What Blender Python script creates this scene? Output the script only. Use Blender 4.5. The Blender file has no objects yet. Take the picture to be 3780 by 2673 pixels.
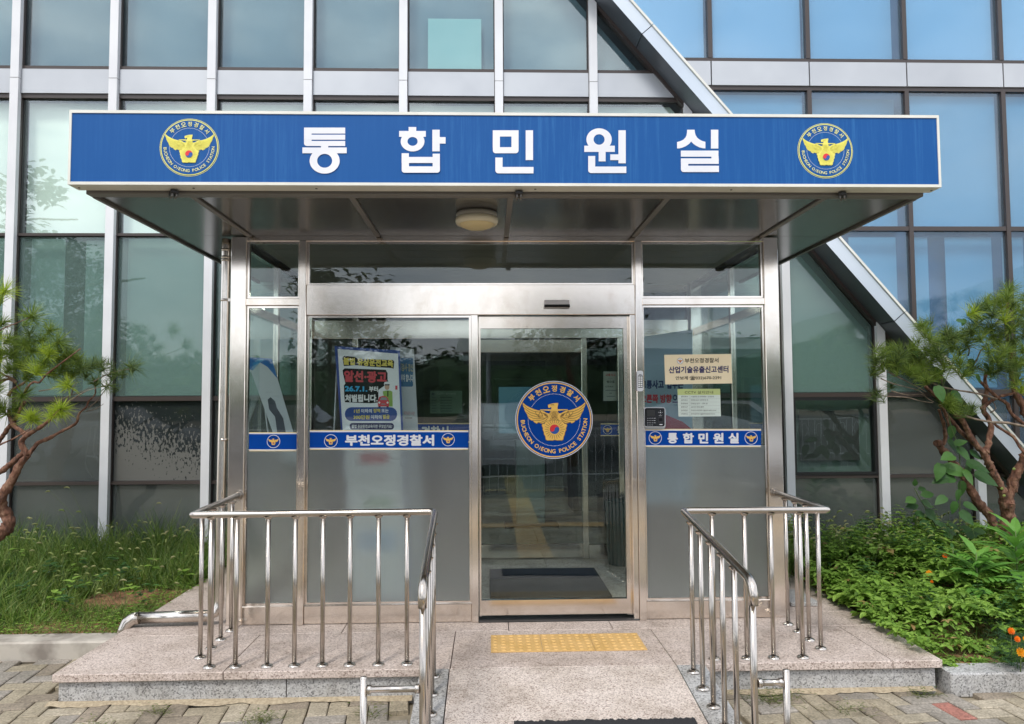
import bpy, math, random
from math import sin, cos, pi, radians, sqrt, atan2
from mathutils import Vector, Matrix, noise
random.seed(11)
S = bpy.context.scene
COL = S.collection
# ------------------------------------------------------------------ camera
YAW, PITCH, ROLL, FPX = radians(1.7728), radians(3.1337), radians(0.3305), 2778.0
CAM = Vector((0, -5.02, 1.43))
_f = Vector((sin(YAW)*cos(PITCH), cos(YAW)*cos(PITCH), sin(PITCH)))
_r = Vector((cos(YAW), -sin(YAW), 0)); _u = _r.cross(_f)
RR = cos(ROLL)*_r - sin(ROLL)*_u; UU = sin(ROLL)*_r + cos(ROLL)*_u; FF = _f
cd = bpy.data.cameras.new('camera'); cam = bpy.data.objects.new('camera', cd); COL.objects.link(cam)
cd.sensor_fit = 'HORIZONTAL'; cd.sensor_width = 36; cd.lens = FPX/3780*36; cd.clip_start = .05; cd.clip_end = 2000
m = Matrix((RR, UU, -FF)).transposed().to_4x4(); m.translation = CAM; cam.matrix_world = m
S.camera = cam
# ------------------------------------------------------------------ light
SUN_EL, SUN_AZ = radians(52), radians(205)
W = bpy.data.worlds.new('World'); S.world = W; W.use_nodes = True
nt = W.node_tree; N = nt.nodes; L = nt.links; N.clear()
out = N.new('ShaderNodeOutputWorld'); bg = N.new('ShaderNodeBackground'); sky = N.new('ShaderNodeTexSky')
sky.sky_type = 'NISHITA'; sky.sun_disc = False; sky.sun_elevation = SUN_EL; sky.sun_rotation = SUN_AZ
tc = N.new('ShaderNodeTexCoord'); mp = N.new('ShaderNodeMapping'); mp.inputs['Scale'].default_value = (1.4, 1.4, 3.2)
nz = N.new('ShaderNodeTexNoise'); nz.inputs['Scale'].default_value = 2.1; nz.inputs['Detail'].default_value = 7; nz.inputs['Roughness'].default_value = .55
rp = N.new('ShaderNodeValToRGB'); rp.color_ramp.elements[0].position = .3; rp.color_ramp.elements[0].color = (.45, .45, .45, 1)
rp.color_ramp.elements[1].position = .62; rp.color_ramp.elements[1].color = (.96, .96, .96, 1)
nz2 = N.new('ShaderNodeTexNoise'); nz2.inputs['Scale'].default_value = 3.3; nz2.inputs['Detail'].default_value = 5
rc = N.new('ShaderNodeValToRGB'); rc.color_ramp.elements[0].position = .35; rc.color_ramp.elements[0].color = (6.5, 7.4, 9.2, 1)
rc.color_ramp.elements[1].position = .65; rc.color_ramp.elements[1].color = (16.0, 16.0, 16.2, 1)
mx = N.new('ShaderNodeMixRGB')
L.new(tc.outputs['Generated'], mp.inputs['Vector']); L.new(mp.outputs[0], nz.inputs['Vector']); L.new(mp.outputs[0], nz2.inputs['Vector'])
L.new(nz.outputs['Fac'], rp.inputs[0]); L.new(nz2.outputs['Fac'], rc.inputs[0])
L.new(rp.outputs[0], mx.inputs[0]); L.new(sky.outputs[0], mx.inputs[1]); L.new(rc.outputs[0], mx.inputs[2])
L.new(mx.outputs[0], bg.inputs[0]); bg.inputs[1].default_value = .1; L.new(bg.outputs[0], out.inputs[0])
sd = bpy.data.lights.new('sun', 'SUN'); sd.energy = 1.3; sd.angle = radians(11); sd.color = (1, .95, .87)
sun = bpy.data.objects.new('sun', sd); COL.objects.link(sun)
sun.rotation_euler = Vector((sin(SUN_AZ)*cos(SUN_EL), cos(SUN_AZ)*cos(SUN_EL), sin(SUN_EL))).to_track_quat('Z', 'Y').to_euler()
vs = S.view_settings; vs.view_transform = 'Standard'; vs.look = 'None'; vs.exposure = 0.65; vs.gamma = 1
S.cycles.use_denoising = True; S.cycles.max_bounces = 10; S.cycles.transparent_max_bounces = 24
S.cycles.transmission_bounces = 8; S.cycles.glossy_bounces = 5; S.cycles.caustics_reflective = False; S.cycles.caustics_refractive = True
# ------------------------------------------------------------------ measuring helpers (photo pixels -> a point on a known plane)
def ray(px, py): return RR*((px-1890)/FPX) - UU*((py-1336.5)/FPX) + FF
def at(px, py, Y):
    d = ray(px, py); return CAM + d*((Y-CAM.y)/d.y)
def atz(px, py, z):
    d = ray(px, py); return CAM + d*((z-CAM.z)/d.z)
# ------------------------------------------------------------------ materials
MATS = {}
def mat(name, col=(.5, .5, .5), rough=.5, metal=0, spec=.5, ior=None, **k):
    if name in MATS: return MATS[name]
    ma = bpy.data.materials.new(name); ma.use_nodes = True; t = ma.node_tree; b = t.nodes['Principled BSDF']
    b.inputs['Base Color'].default_value = (*col, 1); b.inputs['Roughness'].default_value = rough
    b.inputs['Metallic'].default_value = metal; b.inputs['Specular IOR Level'].default_value = spec
    if ior: b.inputs['IOR'].default_value = ior
    if k.get('emit'): b.inputs['Emission Color'].default_value = (*k['emit'], 1); b.inputs['Emission Strength'].default_value = k.get('es', 1)
    if k.get('coat'): b.inputs['Coat Weight'].default_value = k['coat']; b.inputs['Coat Roughness'].default_value = k.get('cr', .05)
    MATS[name] = ma; return ma
def nn(ma, typ, **kw):
    n = ma.node_tree.nodes.new(typ)
    for a, b in kw.items():
        if a in n.inputs: n.inputs[a].default_value = b
        else: setattr(n, a, b)
    return n
def lk(ma, a, b): ma.node_tree.links.new(a, b)
def ramp(ma, src, stops):
    r = nn(ma, 'ShaderNodeValToRGB'); e = r.color_ramp.elements
    while len(e) < len(stops): e.new(.5)
    for i, (p, c) in enumerate(stops): e[i].position = p; e[i].color = (*c, 1) if len(c) == 3 else c
    lk(ma, src, r.inputs[0]); return r
def objco(ma, scale=(1, 1, 1)):
    t = nn(ma, 'ShaderNodeTexCoord'); mpn = nn(ma, 'ShaderNodeMapping'); mpn.inputs['Scale'].default_value = scale
    lk(ma, t.outputs['Object'], mpn.inputs['Vector']); return mpn.outputs[0]
def noisy(name, c1, c2, scale=8, rough=.6, detail=6, p=(.35, .65), stretch=(1, 1, 1), metal=0, spec=.5, bump=0, rr=None, bscale=None):
    if name in MATS: return MATS[name]
    ma = mat(name, c1, rough, metal, spec); b = ma.node_tree.nodes['Principled BSDF']; co = objco(ma, stretch)
    n = nn(ma, 'ShaderNodeTexNoise', Scale=scale, Detail=detail); lk(ma, co, n.inputs['Vector'])
    r = ramp(ma, n.outputs['Fac'], [(p[0], c1), (p[1], c2)]); lk(ma, r.outputs[0], b.inputs['Base Color'])
    if rr:
        q = nn(ma, 'ShaderNodeMapRange'); q.inputs['To Min'].default_value = rr[0]; q.inputs['To Max'].default_value = rr[1]
        lk(ma, n.outputs['Fac'], q.inputs['Value']); lk(ma, q.outputs[0], b.inputs['Roughness'])
    if bump:
        bp = nn(ma, 'ShaderNodeBump'); bp.inputs['Strength'].default_value = bump; bp.inputs['Distance'].default_value = .01
        if bscale:
            n = nn(ma, 'ShaderNodeTexNoise', Scale=bscale, Detail=3); lk(ma, co, n.inputs['Vector'])
        lk(ma, n.outputs['Fac'], bp.inputs['Height']); lk(ma, bp.outputs[0], b.inputs['Normal'])
    return ma
def steel(name, col, r1, r2, stretch=(.4, .4, 60), dirt=.75, pol=0):
    """brushed stainless steel: hairline grain along its length, fingerprints and water stains"""
    ma = mat(name, col, r1, 1); b = ma.node_tree.nodes['Principled BSDF']
    n = nn(ma, 'ShaderNodeTexNoise', Scale=6, Detail=4); lk(ma, objco(ma, stretch), n.inputs['Vector'])
    q = nn(ma, 'ShaderNodeMapRange'); q.inputs['To Min'].default_value = r1; q.inputs['To Max'].default_value = r2
    lk(ma, n.outputs['Fac'], q.inputs['Value']); lk(ma, q.outputs[0], b.inputs['Roughness'])
    g = nn(ma, 'ShaderNodeTexNoise', Scale=3.5, Detail=8, Roughness=.65); lk(ma, objco(ma, (1, 1, .7)), g.inputs['Vector'])
    d = tuple(c*dirt for c in col)
    r = ramp(ma, g.outputs['Fac'], [(.33, (d[0], d[1]*.97, d[2]*.93)), (.52, col)]); lk(ma, r.outputs[0], b.inputs['Base Color'])
    if not pol:
        bp = nn(ma, 'ShaderNodeBump'); bp.inputs['Strength'].default_value = .03; bp.inputs['Distance'].default_value = .0006
        lk(ma, n.outputs['Fac'], bp.inputs['Height']); lk(ma, bp.outputs[0], b.inputs['Normal'])
        w = nn(ma, 'ShaderNodeTexNoise', Scale=2.2, Detail=1); lk(ma, objco(ma), w.inputs['Vector'])
        b2 = nn(ma, 'ShaderNodeBump'); b2.inputs['Strength'].default_value = .05; b2.inputs['Distance'].default_value = .03
        lk(ma, w.outputs['Fac'], b2.inputs['Height']); lk(ma, b2.outputs[0], bp.inputs['Normal'])
    return ma
def thin_fresnel(ma, ior):
    """mirror share of a thin pane, the same from both of its sides"""
    fr = nn(ma, 'ShaderNodeFresnel'); g = nn(ma, 'ShaderNodeNewGeometry'); q = nn(ma, 'ShaderNodeMapRange'); q.inputs['To Min'].default_value = ior; q.inputs['To Max'].default_value = 1/ior
    lk(ma, g.outputs['Backfacing'], q.inputs['Value']); lk(ma, q.outputs[0], fr.inputs['IOR']); return fr
def glass(name, tint, refl=1.0, ior=1.52, wob=.0, haze=None, rough=.0):
    """thin pane: tinted see-through plus fresnel mirror; haze = (colour, amount) of a film or dust layer"""
    if name in MATS: return MATS[name]
    ma = bpy.data.materials.new(name); ma.use_nodes = True; t = ma.node_tree; t.nodes.clear(); MATS[name] = ma
    o = nn(ma, 'ShaderNodeOutputMaterial'); tr = nn(ma, 'ShaderNodeBsdfTransparent'); tr.inputs[0].default_value = (*tint, 1)
    gl = nn(ma, 'ShaderNodeBsdfGlossy'); gl.inputs['Roughness'].default_value = rough; gl.inputs[0].default_value = (.95, .98, 1, 1)
    fr = thin_fresnel(ma, ior); mu = nn(ma, 'ShaderNodeMath', operation='MULTIPLY'); mu.inputs[1].default_value = refl; mu.use_clamp = True
    lk(ma, fr.outputs[0], mu.inputs[0]); mxx = nn(ma, 'ShaderNodeMixShader'); lk(ma, mu.outputs[0], mxx.inputs[0])
    base = tr.outputs[0]
    if haze:
        df = nn(ma, 'ShaderNodeBsdfDiffuse'); df.inputs[0].default_value = (*haze[0], 1); m2 = nn(ma, 'ShaderNodeMixShader')
        n = nn(ma, 'ShaderNodeTexNoise', Scale=1.6, Detail=5); lk(ma, objco(ma), n.inputs['Vector'])
        q = nn(ma, 'ShaderNodeMapRange'); q.inputs['To Min'].default_value = haze[1]*.8; q.inputs['To Max'].default_value = haze[1]*1.2
        lk(ma, n.outputs['Fac'], q.inputs['Value']); lk(ma, q.outputs[0], m2.inputs[0]); lk(ma, tr.outputs[0], m2.inputs[1]); lk(ma, df.outputs[0], m2.inputs[2]); base = m2.outputs[0]
    if wob:
        w = nn(ma, 'ShaderNodeTexNoise', Scale=1.3, Detail=1); lk(ma, objco(ma), w.inputs['Vector'])
        bp = nn(ma, 'ShaderNodeBump'); bp.inputs['Strength'].default_value = wob; bp.inputs['Distance'].default_value = .05
        lk(ma, w.outputs['Fac'], bp.inputs['Height']); lk(ma, bp.outputs[0], gl.inputs['Normal'])
    lk(ma, base, mxx.inputs[1]); lk(ma, gl.outputs[0], mxx.inputs[2]); lk(ma, mxx.outputs[0], o.inputs[0]); return ma
def leafmat(name, cols, tl=.3, rough=.45):
    """foliage: every leaf its own green, some light passing through"""
    ma = mat(name, cols[0], rough); t = ma.node_tree; b = t.nodes['Principled BSDF']
    g = nn(ma, 'ShaderNodeNewGeometry'); r = ramp(ma, g.outputs['Random Per Island'], [(i/(max(1, len(cols)-1)), c) for i, c in enumerate(cols)])
    lk(ma, r.outputs[0], b.inputs['Base Color']); b.inputs['Specular IOR Level'].default_value = .3
    tr = nn(ma, 'ShaderNodeBsdfTranslucent'); lk(ma, r.outputs[0], tr.inputs[0]); mxx = nn(ma, 'ShaderNodeMixShader'); mxx.inputs[0].default_value = tl
    o = t.nodes['Material Output']; lk(ma, b.outputs[0], mxx.inputs[1]); lk(ma, tr.outputs[0], mxx.inputs[2]); lk(ma, mxx.outputs[0], o.inputs[0]); return ma

M_steel = steel('brushed_steel', (.80, .735, .665), .11, .17, dirt=.86)
M_steelh = steel('brushed_steel_wide', (.80, .725, .645), .13, .2, (.4, .4, 60), dirt=.88)
M_pol = steel('polished_steel', (.54, .495, .445), .16, .28, dirt=.8, pol=1)
M_pipe = steel('pipe_steel', (.66, .61, .55), .14, .26, dirt=.7, pol=1)
M_alu = noisy('silver_paint', (.67, .675, .69), (.73, .735, .745), 3, .45, spec=.4)
M_span = noisy('spandrel_metal', (.43, .445, .465), (.50, .515, .53), 1.6, .35, metal=.35, detail=3)
M_beam = noisy('beam_cladding', (.50, .56, .62), (.60, .65, .70), 1.2, .3, metal=.3, detail=5)
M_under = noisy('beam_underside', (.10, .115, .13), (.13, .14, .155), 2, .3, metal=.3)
M_dark = mat('dark_bronze_frame', (.055, .042, .037), .35)
M_black = mat('black_gasket', (.012, .012, .013), .4)
M_soffit = noisy('glossy_soffit_panel', (.062, .06, .058), (.078, .075, .072), 1.5, .16, detail=2, spec=.7, rr=(.12, .22))
MATS['glossy_soffit_panel'].node_tree.nodes['Principled BSDF'].inputs['IOR'].default_value = 1.9
M_batten = mat('grey_batten', (.17, .162, .155), .45)
M_cream = noisy('cream_metal', (.68, .67, .60), (.76, .75, .68), 5, .4)
M_white = mat('white_plastic', (.78, .78, .78), .4)
def granite(name, a, b, dk, sc=170, rough=.55):
    ma = mat(name, a, rough); p = ma.node_tree.nodes['Principled BSDF']; co = objco(ma)
    v = nn(ma, 'ShaderNodeTexVoronoi', Scale=sc); lk(ma, co, v.inputs['Vector'])
    bw = nn(ma, 'ShaderNodeSeparateColor'); lk(ma, v.outputs['Color'], bw.inputs[0])
    r = ramp(ma, bw.outputs[0], [(0, dk), (.22, a), (.6, b), (1, tuple(min(1, c*1.18) for c in b))]); r.color_ramp.interpolation = 'LINEAR'
    n = nn(ma, 'ShaderNodeTexNoise', Scale=2.2, Detail=8, Roughness=.7); lk(ma, co, n.inputs['Vector'])
    r2 = ramp(ma, n.outputs['Fac'], [(.35, (.50, .47, .43)), (.46, (.82, .80, .77)), (.58, (1, 1, 1))]); mm = nn(ma, 'ShaderNodeMixRGB', blend_type='MULTIPLY'); mm.inputs[0].default_value = .8
    lk(ma, r.outputs[0], mm.inputs[1]); lk(ma, r2.outputs[0], mm.inputs[2]); lk(ma, mm.outputs[0], p.inputs['Base Color'])
    bp = nn(ma, 'ShaderNodeBump'); bp.inputs['Strength'].default_value = .25; bp.inputs['Distance'].default_value = .003
    lk(ma, bw.outputs[0], bp.inputs['Height']); lk(ma, bp.outputs[0], p.inputs['Normal']); return ma
M_pink = granite('pink_granite', (.44, .36, .315), (.60, .51, .455), (.24, .175, .15), 150)
M_grey = granite('grey_granite', (.33, .325, .315), (.46, .455, .445), (.15, .15, .15), 140)
# ------------------------------------------------------------------ mesh builder
class MB:
    def __init__(s): s.v = []; s.f = []; s.m = []; s.sm = []
    def add(s, vs_, fs, mi=0, smooth=False):
        o = len(s.v); s.v += [tuple(v) for v in vs_]
        for f in fs: s.f.append(tuple(i+o for i in f)); s.m.append(mi); s.sm.append(smooth)
    def box(s, x0, x1, y0, y1, z0, z1, mi=0, bev=0):
        if bev:
            b = bev; P = []
            for y, i in ((y0, b), (y0+b, 0), (y1-b, 0), (y1, b)):
                P += [(x0+i+b*(i == 0)*0, y, z0+i), (x1-i, y, z0+i), (x1-i, y, z1-i), (x0+i, y, z1-i)]
            F = [(3, 2, 1, 0)[::-1], (12, 13, 14, 15)[::-1]]
            for k in range(3):
                for j in range(4): a = k*4+j; c = k*4+(j+1) % 4; F.append((a, a+4, c+4, c))
            F[0] = (0, 1, 2, 3); F[1] = (15, 14, 13, 12)
            s.add(P, F, mi); return
        s.add([(x0, y0, z0), (x1, y0, z0), (x1, y1, z0), (x0, y1, z0), (x0, y0, z1), (x1, y0, z1), (x1, y1, z1), (x0, y1, z1)],
              [(0, 3, 2, 1), (4, 5, 6, 7), (0, 1, 5, 4), (1, 2, 6, 5), (2, 3, 7, 6), (3, 0, 4, 7)], mi)
    def quad(s, a, b, c, d, mi=0): s.add([a, b, c, d], [(0, 1, 2, 3)], mi)
    def plate(s, pts, off, mi=0):
        """outline pts (front, anticlockwise seen from the front) with thickness vector off to its back"""
        n = len(pts); off = Vector(off); P = [Vector(p) for p in pts] + [Vector(p)+off for p in pts]
        s.add(P, [tuple(range(n)), tuple(range(2*n-1, n-1, -1))] + [(i, i+n, (i+1) % n+n, (i+1) % n) for i in range(n)], mi)
    def tube(s, pts, rad, n=10, mi=0, cap=True, flat=1):
        pts = [Vector(p) for p in pts]; R = rad if isinstance(rad, (list, tuple)) else [rad]*len(pts); V = []; up = None
        for i, p in enumerate(pts):
            d = (pts[min(i+1, len(pts)-1)]-pts[max(i-1, 0)]).normalized()
            if up is None: up = Vector((0, 0, 1)) if abs(d.z) < .9 else Vector((1, 0, 0))
            a = d.cross(up).normalized(); b = a.cross(d).normalized(); up = b
            V += [p+(a*cos(2*pi*k/n)+b*sin(2*pi*k/n))*R[i] for k in range(n)]
        F = [(i*n+k, i*n+(k+1) % n, (i+1)*n+(k+1) % n, (i+1)*n+k) for i in range(len(pts)-1) for k in range(n)]
        s.add(V, F, mi, True)
        if cap: o = len(s.v)-len(V); s.f += [tuple(o+k for k in range(n))[::-1], tuple(o+(len(pts)-1)*n+k for k in range(n))]; s.m += [mi, mi]; s.sm += [False, False]
    def lathe(s, prof, c, n=24, mi=0):
        V = [(c[0]+r*cos(2*pi*k/n), c[1]+r*sin(2*pi*k/n), c[2]+z) for r, z in prof for k in range(n)]
        s.add(V, [(i*n+k, i*n+(k+1) % n, (i+1)*n+(k+1) % n, (i+1)*n+k) for i in range(len(prof)-1) for k in range(n)], mi, True)
    def build(s, name, mats, parent=None, **k):
        me = bpy.data.meshes.new(name); me.from_pydata(s.v, [], s.f)
        mats = mats if isinstance(mats, (list, tuple)) else [mats]
        for q in mats: me.materials.append(q)
        me.polygons.foreach_set('material_index', s.m); me.polygons.foreach_set('use_smooth', s.sm); me.update()
        o = bpy.data.objects.new(name, me); COL.objects.link(o)
        if parent: o.parent = parent; o.matrix_parent_inverse = parent.matrix_world.inverted()
        tag(o, **k); return o
def tag(o, label=None, cat=None, group=None, kind=None):
    if label: o['label'] = label
    if cat: o['category'] = cat
    if group: o['group'] = group
    if kind: o['kind'] = kind
    return o
def empty(name, loc, label, cat, group=None):
    o = bpy.data.objects.new(name, None); COL.objects.link(o); o.location = loc; o.empty_display_size = .1
    o.matrix_world = Matrix.Translation(loc); return tag(o, label, cat, group)
def B(name, m_, parent, *a, **k):
    b = MB(); b.box(*a); return b.build(name, m_, parent, **k)
# ------------------------------------------------------------------ lettering
_tc = {}
BOLD = [(0, 0), (1, 0), (-1, 0), (0, 1), (0, -1), (.7, .7), (-.7, .7), (.7, -.7), (-.7, -.7)]
def glyphs(body):
    key = body
    if key in _tc: return _tc[key]
    c = bpy.data.curves.new('t', 'FONT'); c.body = body; c.size = 1; c.resolution_u = 3
    o = bpy.data.objects.new('t', c); COL.objects.link(o); dg = bpy.context.evaluated_depsgraph_get()
    me = bpy.data.meshes.new_from_object(o.evaluated_get(dg)); V = [(v.co.x, v.co.y) for v in me.vertices]; F = [tuple(p.vertices) for p in me.polygons]
    bpy.data.objects.remove(o); bpy.data.curves.remove(c); bpy.data.meshes.remove(me)
    _tc[key] = (V, F); return V, F
class Sheet:
    """flat printed sheet standing in the scene: drawn in the photo's pixels of one zoomed crop, laid on a plane at depth Y (or a turned plane)"""
    def __init__(s, x0, y0, k, Y, turn=0.0, xc=0.0, lean=0.0, zc=0.0):
        s.x0, s.y0, s.k, s.Y, s.turn, s.xc, s.lean, s.zc = x0, y0, k, Y, turn, xc, lean, zc; s.mb = MB(); s.mats = []
    def w(s, x, y, lift=0.0):
        d = ray(s.x0+x*s.k, s.y0+y*s.k); n = Vector((-s.turn, 1, -s.lean)); o = Vector((s.xc, s.Y-lift, s.zc))
        return CAM + d*((o-CAM).dot(n)/d.dot(n))
    def mi(s, m_):
        if m_ not in s.mats: s.mats.append(m_)
        return s.mats.index(m_)
    def poly(s, pts, m_, lift=0.0, thick=.0006):
        a = sum(pts[i][0]*pts[(i+1) % len(pts)][1]-pts[(i+1) % len(pts)][0]*pts[i][1] for i in range(len(pts)))
        if a > 0: pts = pts[::-1]
        s.mb.plate([s.w(x, y, lift) for x, y in pts], (0, thick, 0), s.mi(m_))
    def rect(s, x0, y0, x1, y1, m_, lift=0.0, r=0, thick=.0006):
        if r:
            P = []
            for cx, cy, a0 in ((x1-r, y1-r, 0), (x0+r, y1-r, 90), (x0+r, y0+r, 180), (x1-r, y0+r, 270)):
                P += [(cx+r*cos(radians(a0+t)), cy+r*sin(radians(a0+t))) for t in (0, 22, 45, 68, 90)]
            s.poly(P, m_, lift, thick)
        else: s.poly([(x0, y0), (x1, y0), (x1, y1), (x0, y1)], m_, lift, thick)
    def text(s, body, x0, y0, x1, y1, m_, lift=.001, bold=0.0, slope=0.0):
        """lettering fitted to the box x0..x1, y0..y1; slope shears it along the sheet's own tilt"""
        V, F = glyphs(body); ax = min(v[0] for v in V)-bold; bx = max(v[0] for v in V)+bold; ay = min(v[1] for v in V)-bold; by = max(v[1] for v in V)+bold
        for k, (ox, oy) in enumerate(BOLD if bold else BOLD[:1]):   # heavier weight: the same glyphs laid a hair apart
            P = [s.w(x0+(v[0]+ox*bold-ax)/(bx-ax)*(x1-x0), y1-(v[1]+oy*bold-ay)/(by-ay)*(y1-y0)+slope*(v[0]-ax)/(bx-ax), lift+k*.00012) for v in V]
            s.mb.add(P, F, s.mi(m_))
    def disc(s, cx, cy, r, m_, lift=0.0, ry=None, n=28): s.poly([(cx+r*cos(2*pi*i/n), cy+(ry or r)*sin(2*pi*i/n)) for i in range(n)], m_, lift)
    def build(s, name, parent=None, **k): return s.mb.build(name, s.mats, parent, **k)
# ------------------------------------------------------------------ emblem
INK = dict(blue=mat('seal_blue', (.0, .05, .29), .6, spec=.1), gold=mat('seal_gold', (.92, .57, .13), .5, spec=.2), brown=mat('seal_line', (.22, .12, .03), .5),
           red=mat('seal_red', (.72, .02, .03), .4), white=mat('print_white', (.82, .82, .82), .4), black=mat('print_black', (.008, .008, .01), .5, spec=.2),
           navy=mat('print_navy', (.006, .01, .08), .5, spec=.2), yellow=mat('print_yellow', (.80, .66, .10), .4), cyan=mat('print_cyan', (.03, .42, .75), .4),
           tblue=mat('taeguk_blue', (.01, .09, .36), .4), red2=mat('print_red', (.62, .05, .07), .4), lime=mat('print_green', (.28, .45, .08), .4),
           cream=mat('band_cream', (.86, .68, .38), .4), syel=mat('sign_yellow', (.80, .74, .13), .4), sblue=None)
WING = [(262, 505), (330, 560), (400, 598), (480, 632), (560, 655), (640, 660), (680, 680), (720, 705), (768, 716), (800, 690), (800, 860), (745, 862), (690, 885), (640, 903),
        (600, 900), (560, 878), (530, 905), (480, 880), (455, 845), (430, 845), (385, 812), (360, 778), (345, 730), (318, 690), (298, 650), (285, 600), (266, 560)]
FLOW = [(872, 782), (905, 800), (940, 855), (985, 865), (1010, 862), (1050, 890), (1060, 915), (1100, 920), (1112, 950), (1090, 1000), (1095, 1030), (1070, 1080), (1065, 1120), (1045, 1160), (1035, 1215), (1010, 1230),
        (960, 1228), (920, 1230), (872, 1220), (830, 1232), (780, 1228), (735, 1230), (705, 1212), (695, 1150), (670, 1110), (668, 1070), (650, 1030), (650, 990), (630, 950), (640, 915), (680, 915), (690, 885), (735, 862), (760, 862), (800, 855), (840, 800)]
HEAD = [(845, 519), (900, 513), (948, 512), (945, 545), (932, 600), (936, 655), (985, 860), (750, 860), (800, 655), (818, 592), (790, 598), (775, 612), (750, 592), (748, 548), (790, 532)]
def emblem(mb, mats, cx, cz, Y, R, full=True, pal=None, st=.0007):
    p = dict(out='white', ring='gold', disc='blue', body='gold', line='brown', txt='gold'); p.update(pal or {})
    def mi(n):
        q = INK[n] if isinstance(n, str) else n
        if q not in mats: mats.append(q)
        return mats.index(q)
    def E(x, y, k): return (cx+(x-866)/748*R, Y-k*st, cz+(836-y)/748*R)
    def poly(pts, c, k, mir=False):
        if mir: pts = [(1737-x, y) for x, y in pts]
        a = sum(pts[i][0]*pts[(i+1) % len(pts)][1]-pts[(i+1) % len(pts)][0]*pts[i][1] for i in range(len(pts)))
        if a > 0: pts = pts[::-1]
        mb.plate([E(x, y, k) for x, y in pts], (0, st*.8, 0), mi(c))
    def circ(r, c, k, ccx=866, ccy=836, n=48): poly([(ccx+r*cos(2*pi*i/n), ccy+r*sin(2*pi*i/n)) for i in range(n)], c, k)
    def line(pts, w, c, k):
        for (x0, y0), (x1, y1) in zip(pts, pts[1:]):
            d = sqrt((x1-x0)**2+(y1-y0)**2) or 1; ax, ay = -(y1-y0)/d*w/2, (x1-x0)/d*w/2
            poly([(x0+ax, y0+ay), (x1+ax, y1+ay), (x1-ax, y1-ay), (x0-ax, y0-ay)], c, k)
    circ(750, p['out'], 0, n=64); circ(738 if full else 690, p['disc'], 1, n=64)
    if full: circ(724, p['ring'], 2, n=64); circ(702, p['disc'], 3, n=64)
    for mir in (0, 1):
        if full:
            cc = [(sum(x for x, y in WING)/len(WING)), (sum(y for x, y in WING)/len(WING))]
            poly([(cc[0]+(x-cc[0])*1.03, cc[1]+(y-cc[1])*1.06) for x, y in WING], p['line'], 4, mir)
        poly(WING, p['body'], 5, mir)
    poly([(600, 636), (1132, 636), (1132, 650), (935, 664), (800, 664), (600, 650)], p['body'], 6)
    poly(HEAD, p['body'], 7)
    if full:
        fc = (872, 1010); poly([(fc[0]+(x-fc[0])*1.045, fc[1]+(y-fc[1])*1.045) for x, y in FLOW], p['line'], 8)
    poly(FLOW, p['body'], 9)
    if full:
        for mir in (0, 1):
            q = (lambda L_: [(1737-x, y) for x, y in L_]) if mir else (lambda L_: L_)
            for pts in ([(290, 610), (400, 690), (520, 730), (580, 745)], [(320, 680), (420, 745), (540, 780), (600, 785)], [(360, 760), (460, 805), (560, 815), (640, 795)],
                        [(455, 845), (550, 850), (640, 835), (700, 800)], [(270, 545), (360, 620), (470, 670), (600, 690), (680, 720), (750, 770)], [(500, 680), (530, 740), (600, 800), (690, 800), (745, 780)],
                        [(540, 900), (620, 880), (700, 850), (740, 810)], [(600, 665), (560, 765), (648, 765), (600, 665)]):
                line(q(pts), 8, p['line'], 10)
            for i in range(5):
                line(q([(660+i*16, 700+i*6), (690+i*14, 760+i*10)]), 6, p['line'], 10)
        for i in range(-4, 5):
            line([(868+i*26-50, 668), (868+i*26+40, 855)], 5, p['line'], 10) if abs(i) < 3 else None
            line([(868+i*26+50, 668), (868+i*26-40, 855)], 5, p['line'], 11) if abs(i) < 3 else None
        for a in range(0, 360, 15):
            r1 = 190 if a % 72 else 205; line([(872+115*cos(radians(a)), 1018+115*sin(radians(a))), (872+r1*cos(radians(a)), 1018+r1*sin(radians(a)))], 7, p['line'], 12)
        line([(800, 548), (850, 545), (868, 552)], 12, p['line'], 12)
    circ(92, 'tblue', 13, 872, 1018, 32)
    R0 = 92; T = [(872+R0*cos(radians(a)), 1018+R0*sin(radians(a))) for a in range(180, 361, 12)]
    T += [(872+R0/2+R0/2*cos(radians(a)), 1018-R0/2*sin(radians(a))) for a in range(12, 180, 24)]
    T += [(872-R0/2+R0/2*cos(radians(a)), 1018+R0/2*sin(radians(a))) for a in range(12, 180, 24)]
    poly(T, 'red', 14)
    if full:
        for a0, a1 in ((31, 149), (178, 362)):
            n = int((a1-a0)/3.05)
            for i in range(n+1):
                a = radians(a0+(a1-a0)*i/n); x = 866+498*cos(a); y = 836-498*sin(a)
                if a0 > 150: x = 866+502*cos(a); y = 836-502*sin(a)
                poly([(x+7*cos(t), y+7*sin(t)) for t in (0, 1.05, 2.09, 3.14, 4.19, 5.24)], 'white', 4)
        def ch(c, a, r, hh, ww, flip):
            V, F = glyphs(c); bd = (.03 if not flip else .022)*(pal or {}).get('bd', 1); ax = (min(v[0] for v in V)+max(v[0] for v in V))/2; w_ = max(v[0] for v in V)-min(v[0] for v in V)
            y0 = min(v[1] for v in V); y1 = max(v[1] for v in V); k = hh/(y1-y0); kx = min(k, ww/w_) if not flip else k*1.0
            for j_, (ox, oy) in enumerate(BOLD[:5]):
                P = []
                for v in V:
                    lx, ly = (v[0]+ox*bd-ax)*kx, (v[1]+oy*bd-(y0+y1)/2)*k; rot = a-pi/2 if not flip else a+pi/2
                    P.append(E(866+r*cos(a)+(lx*cos(rot)-ly*sin(rot)), 836-r*sin(a)-(lx*sin(rot)+ly*cos(rot)), 5+j_*.25))
                mb.add(P, F, mi(p['txt']))
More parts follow.
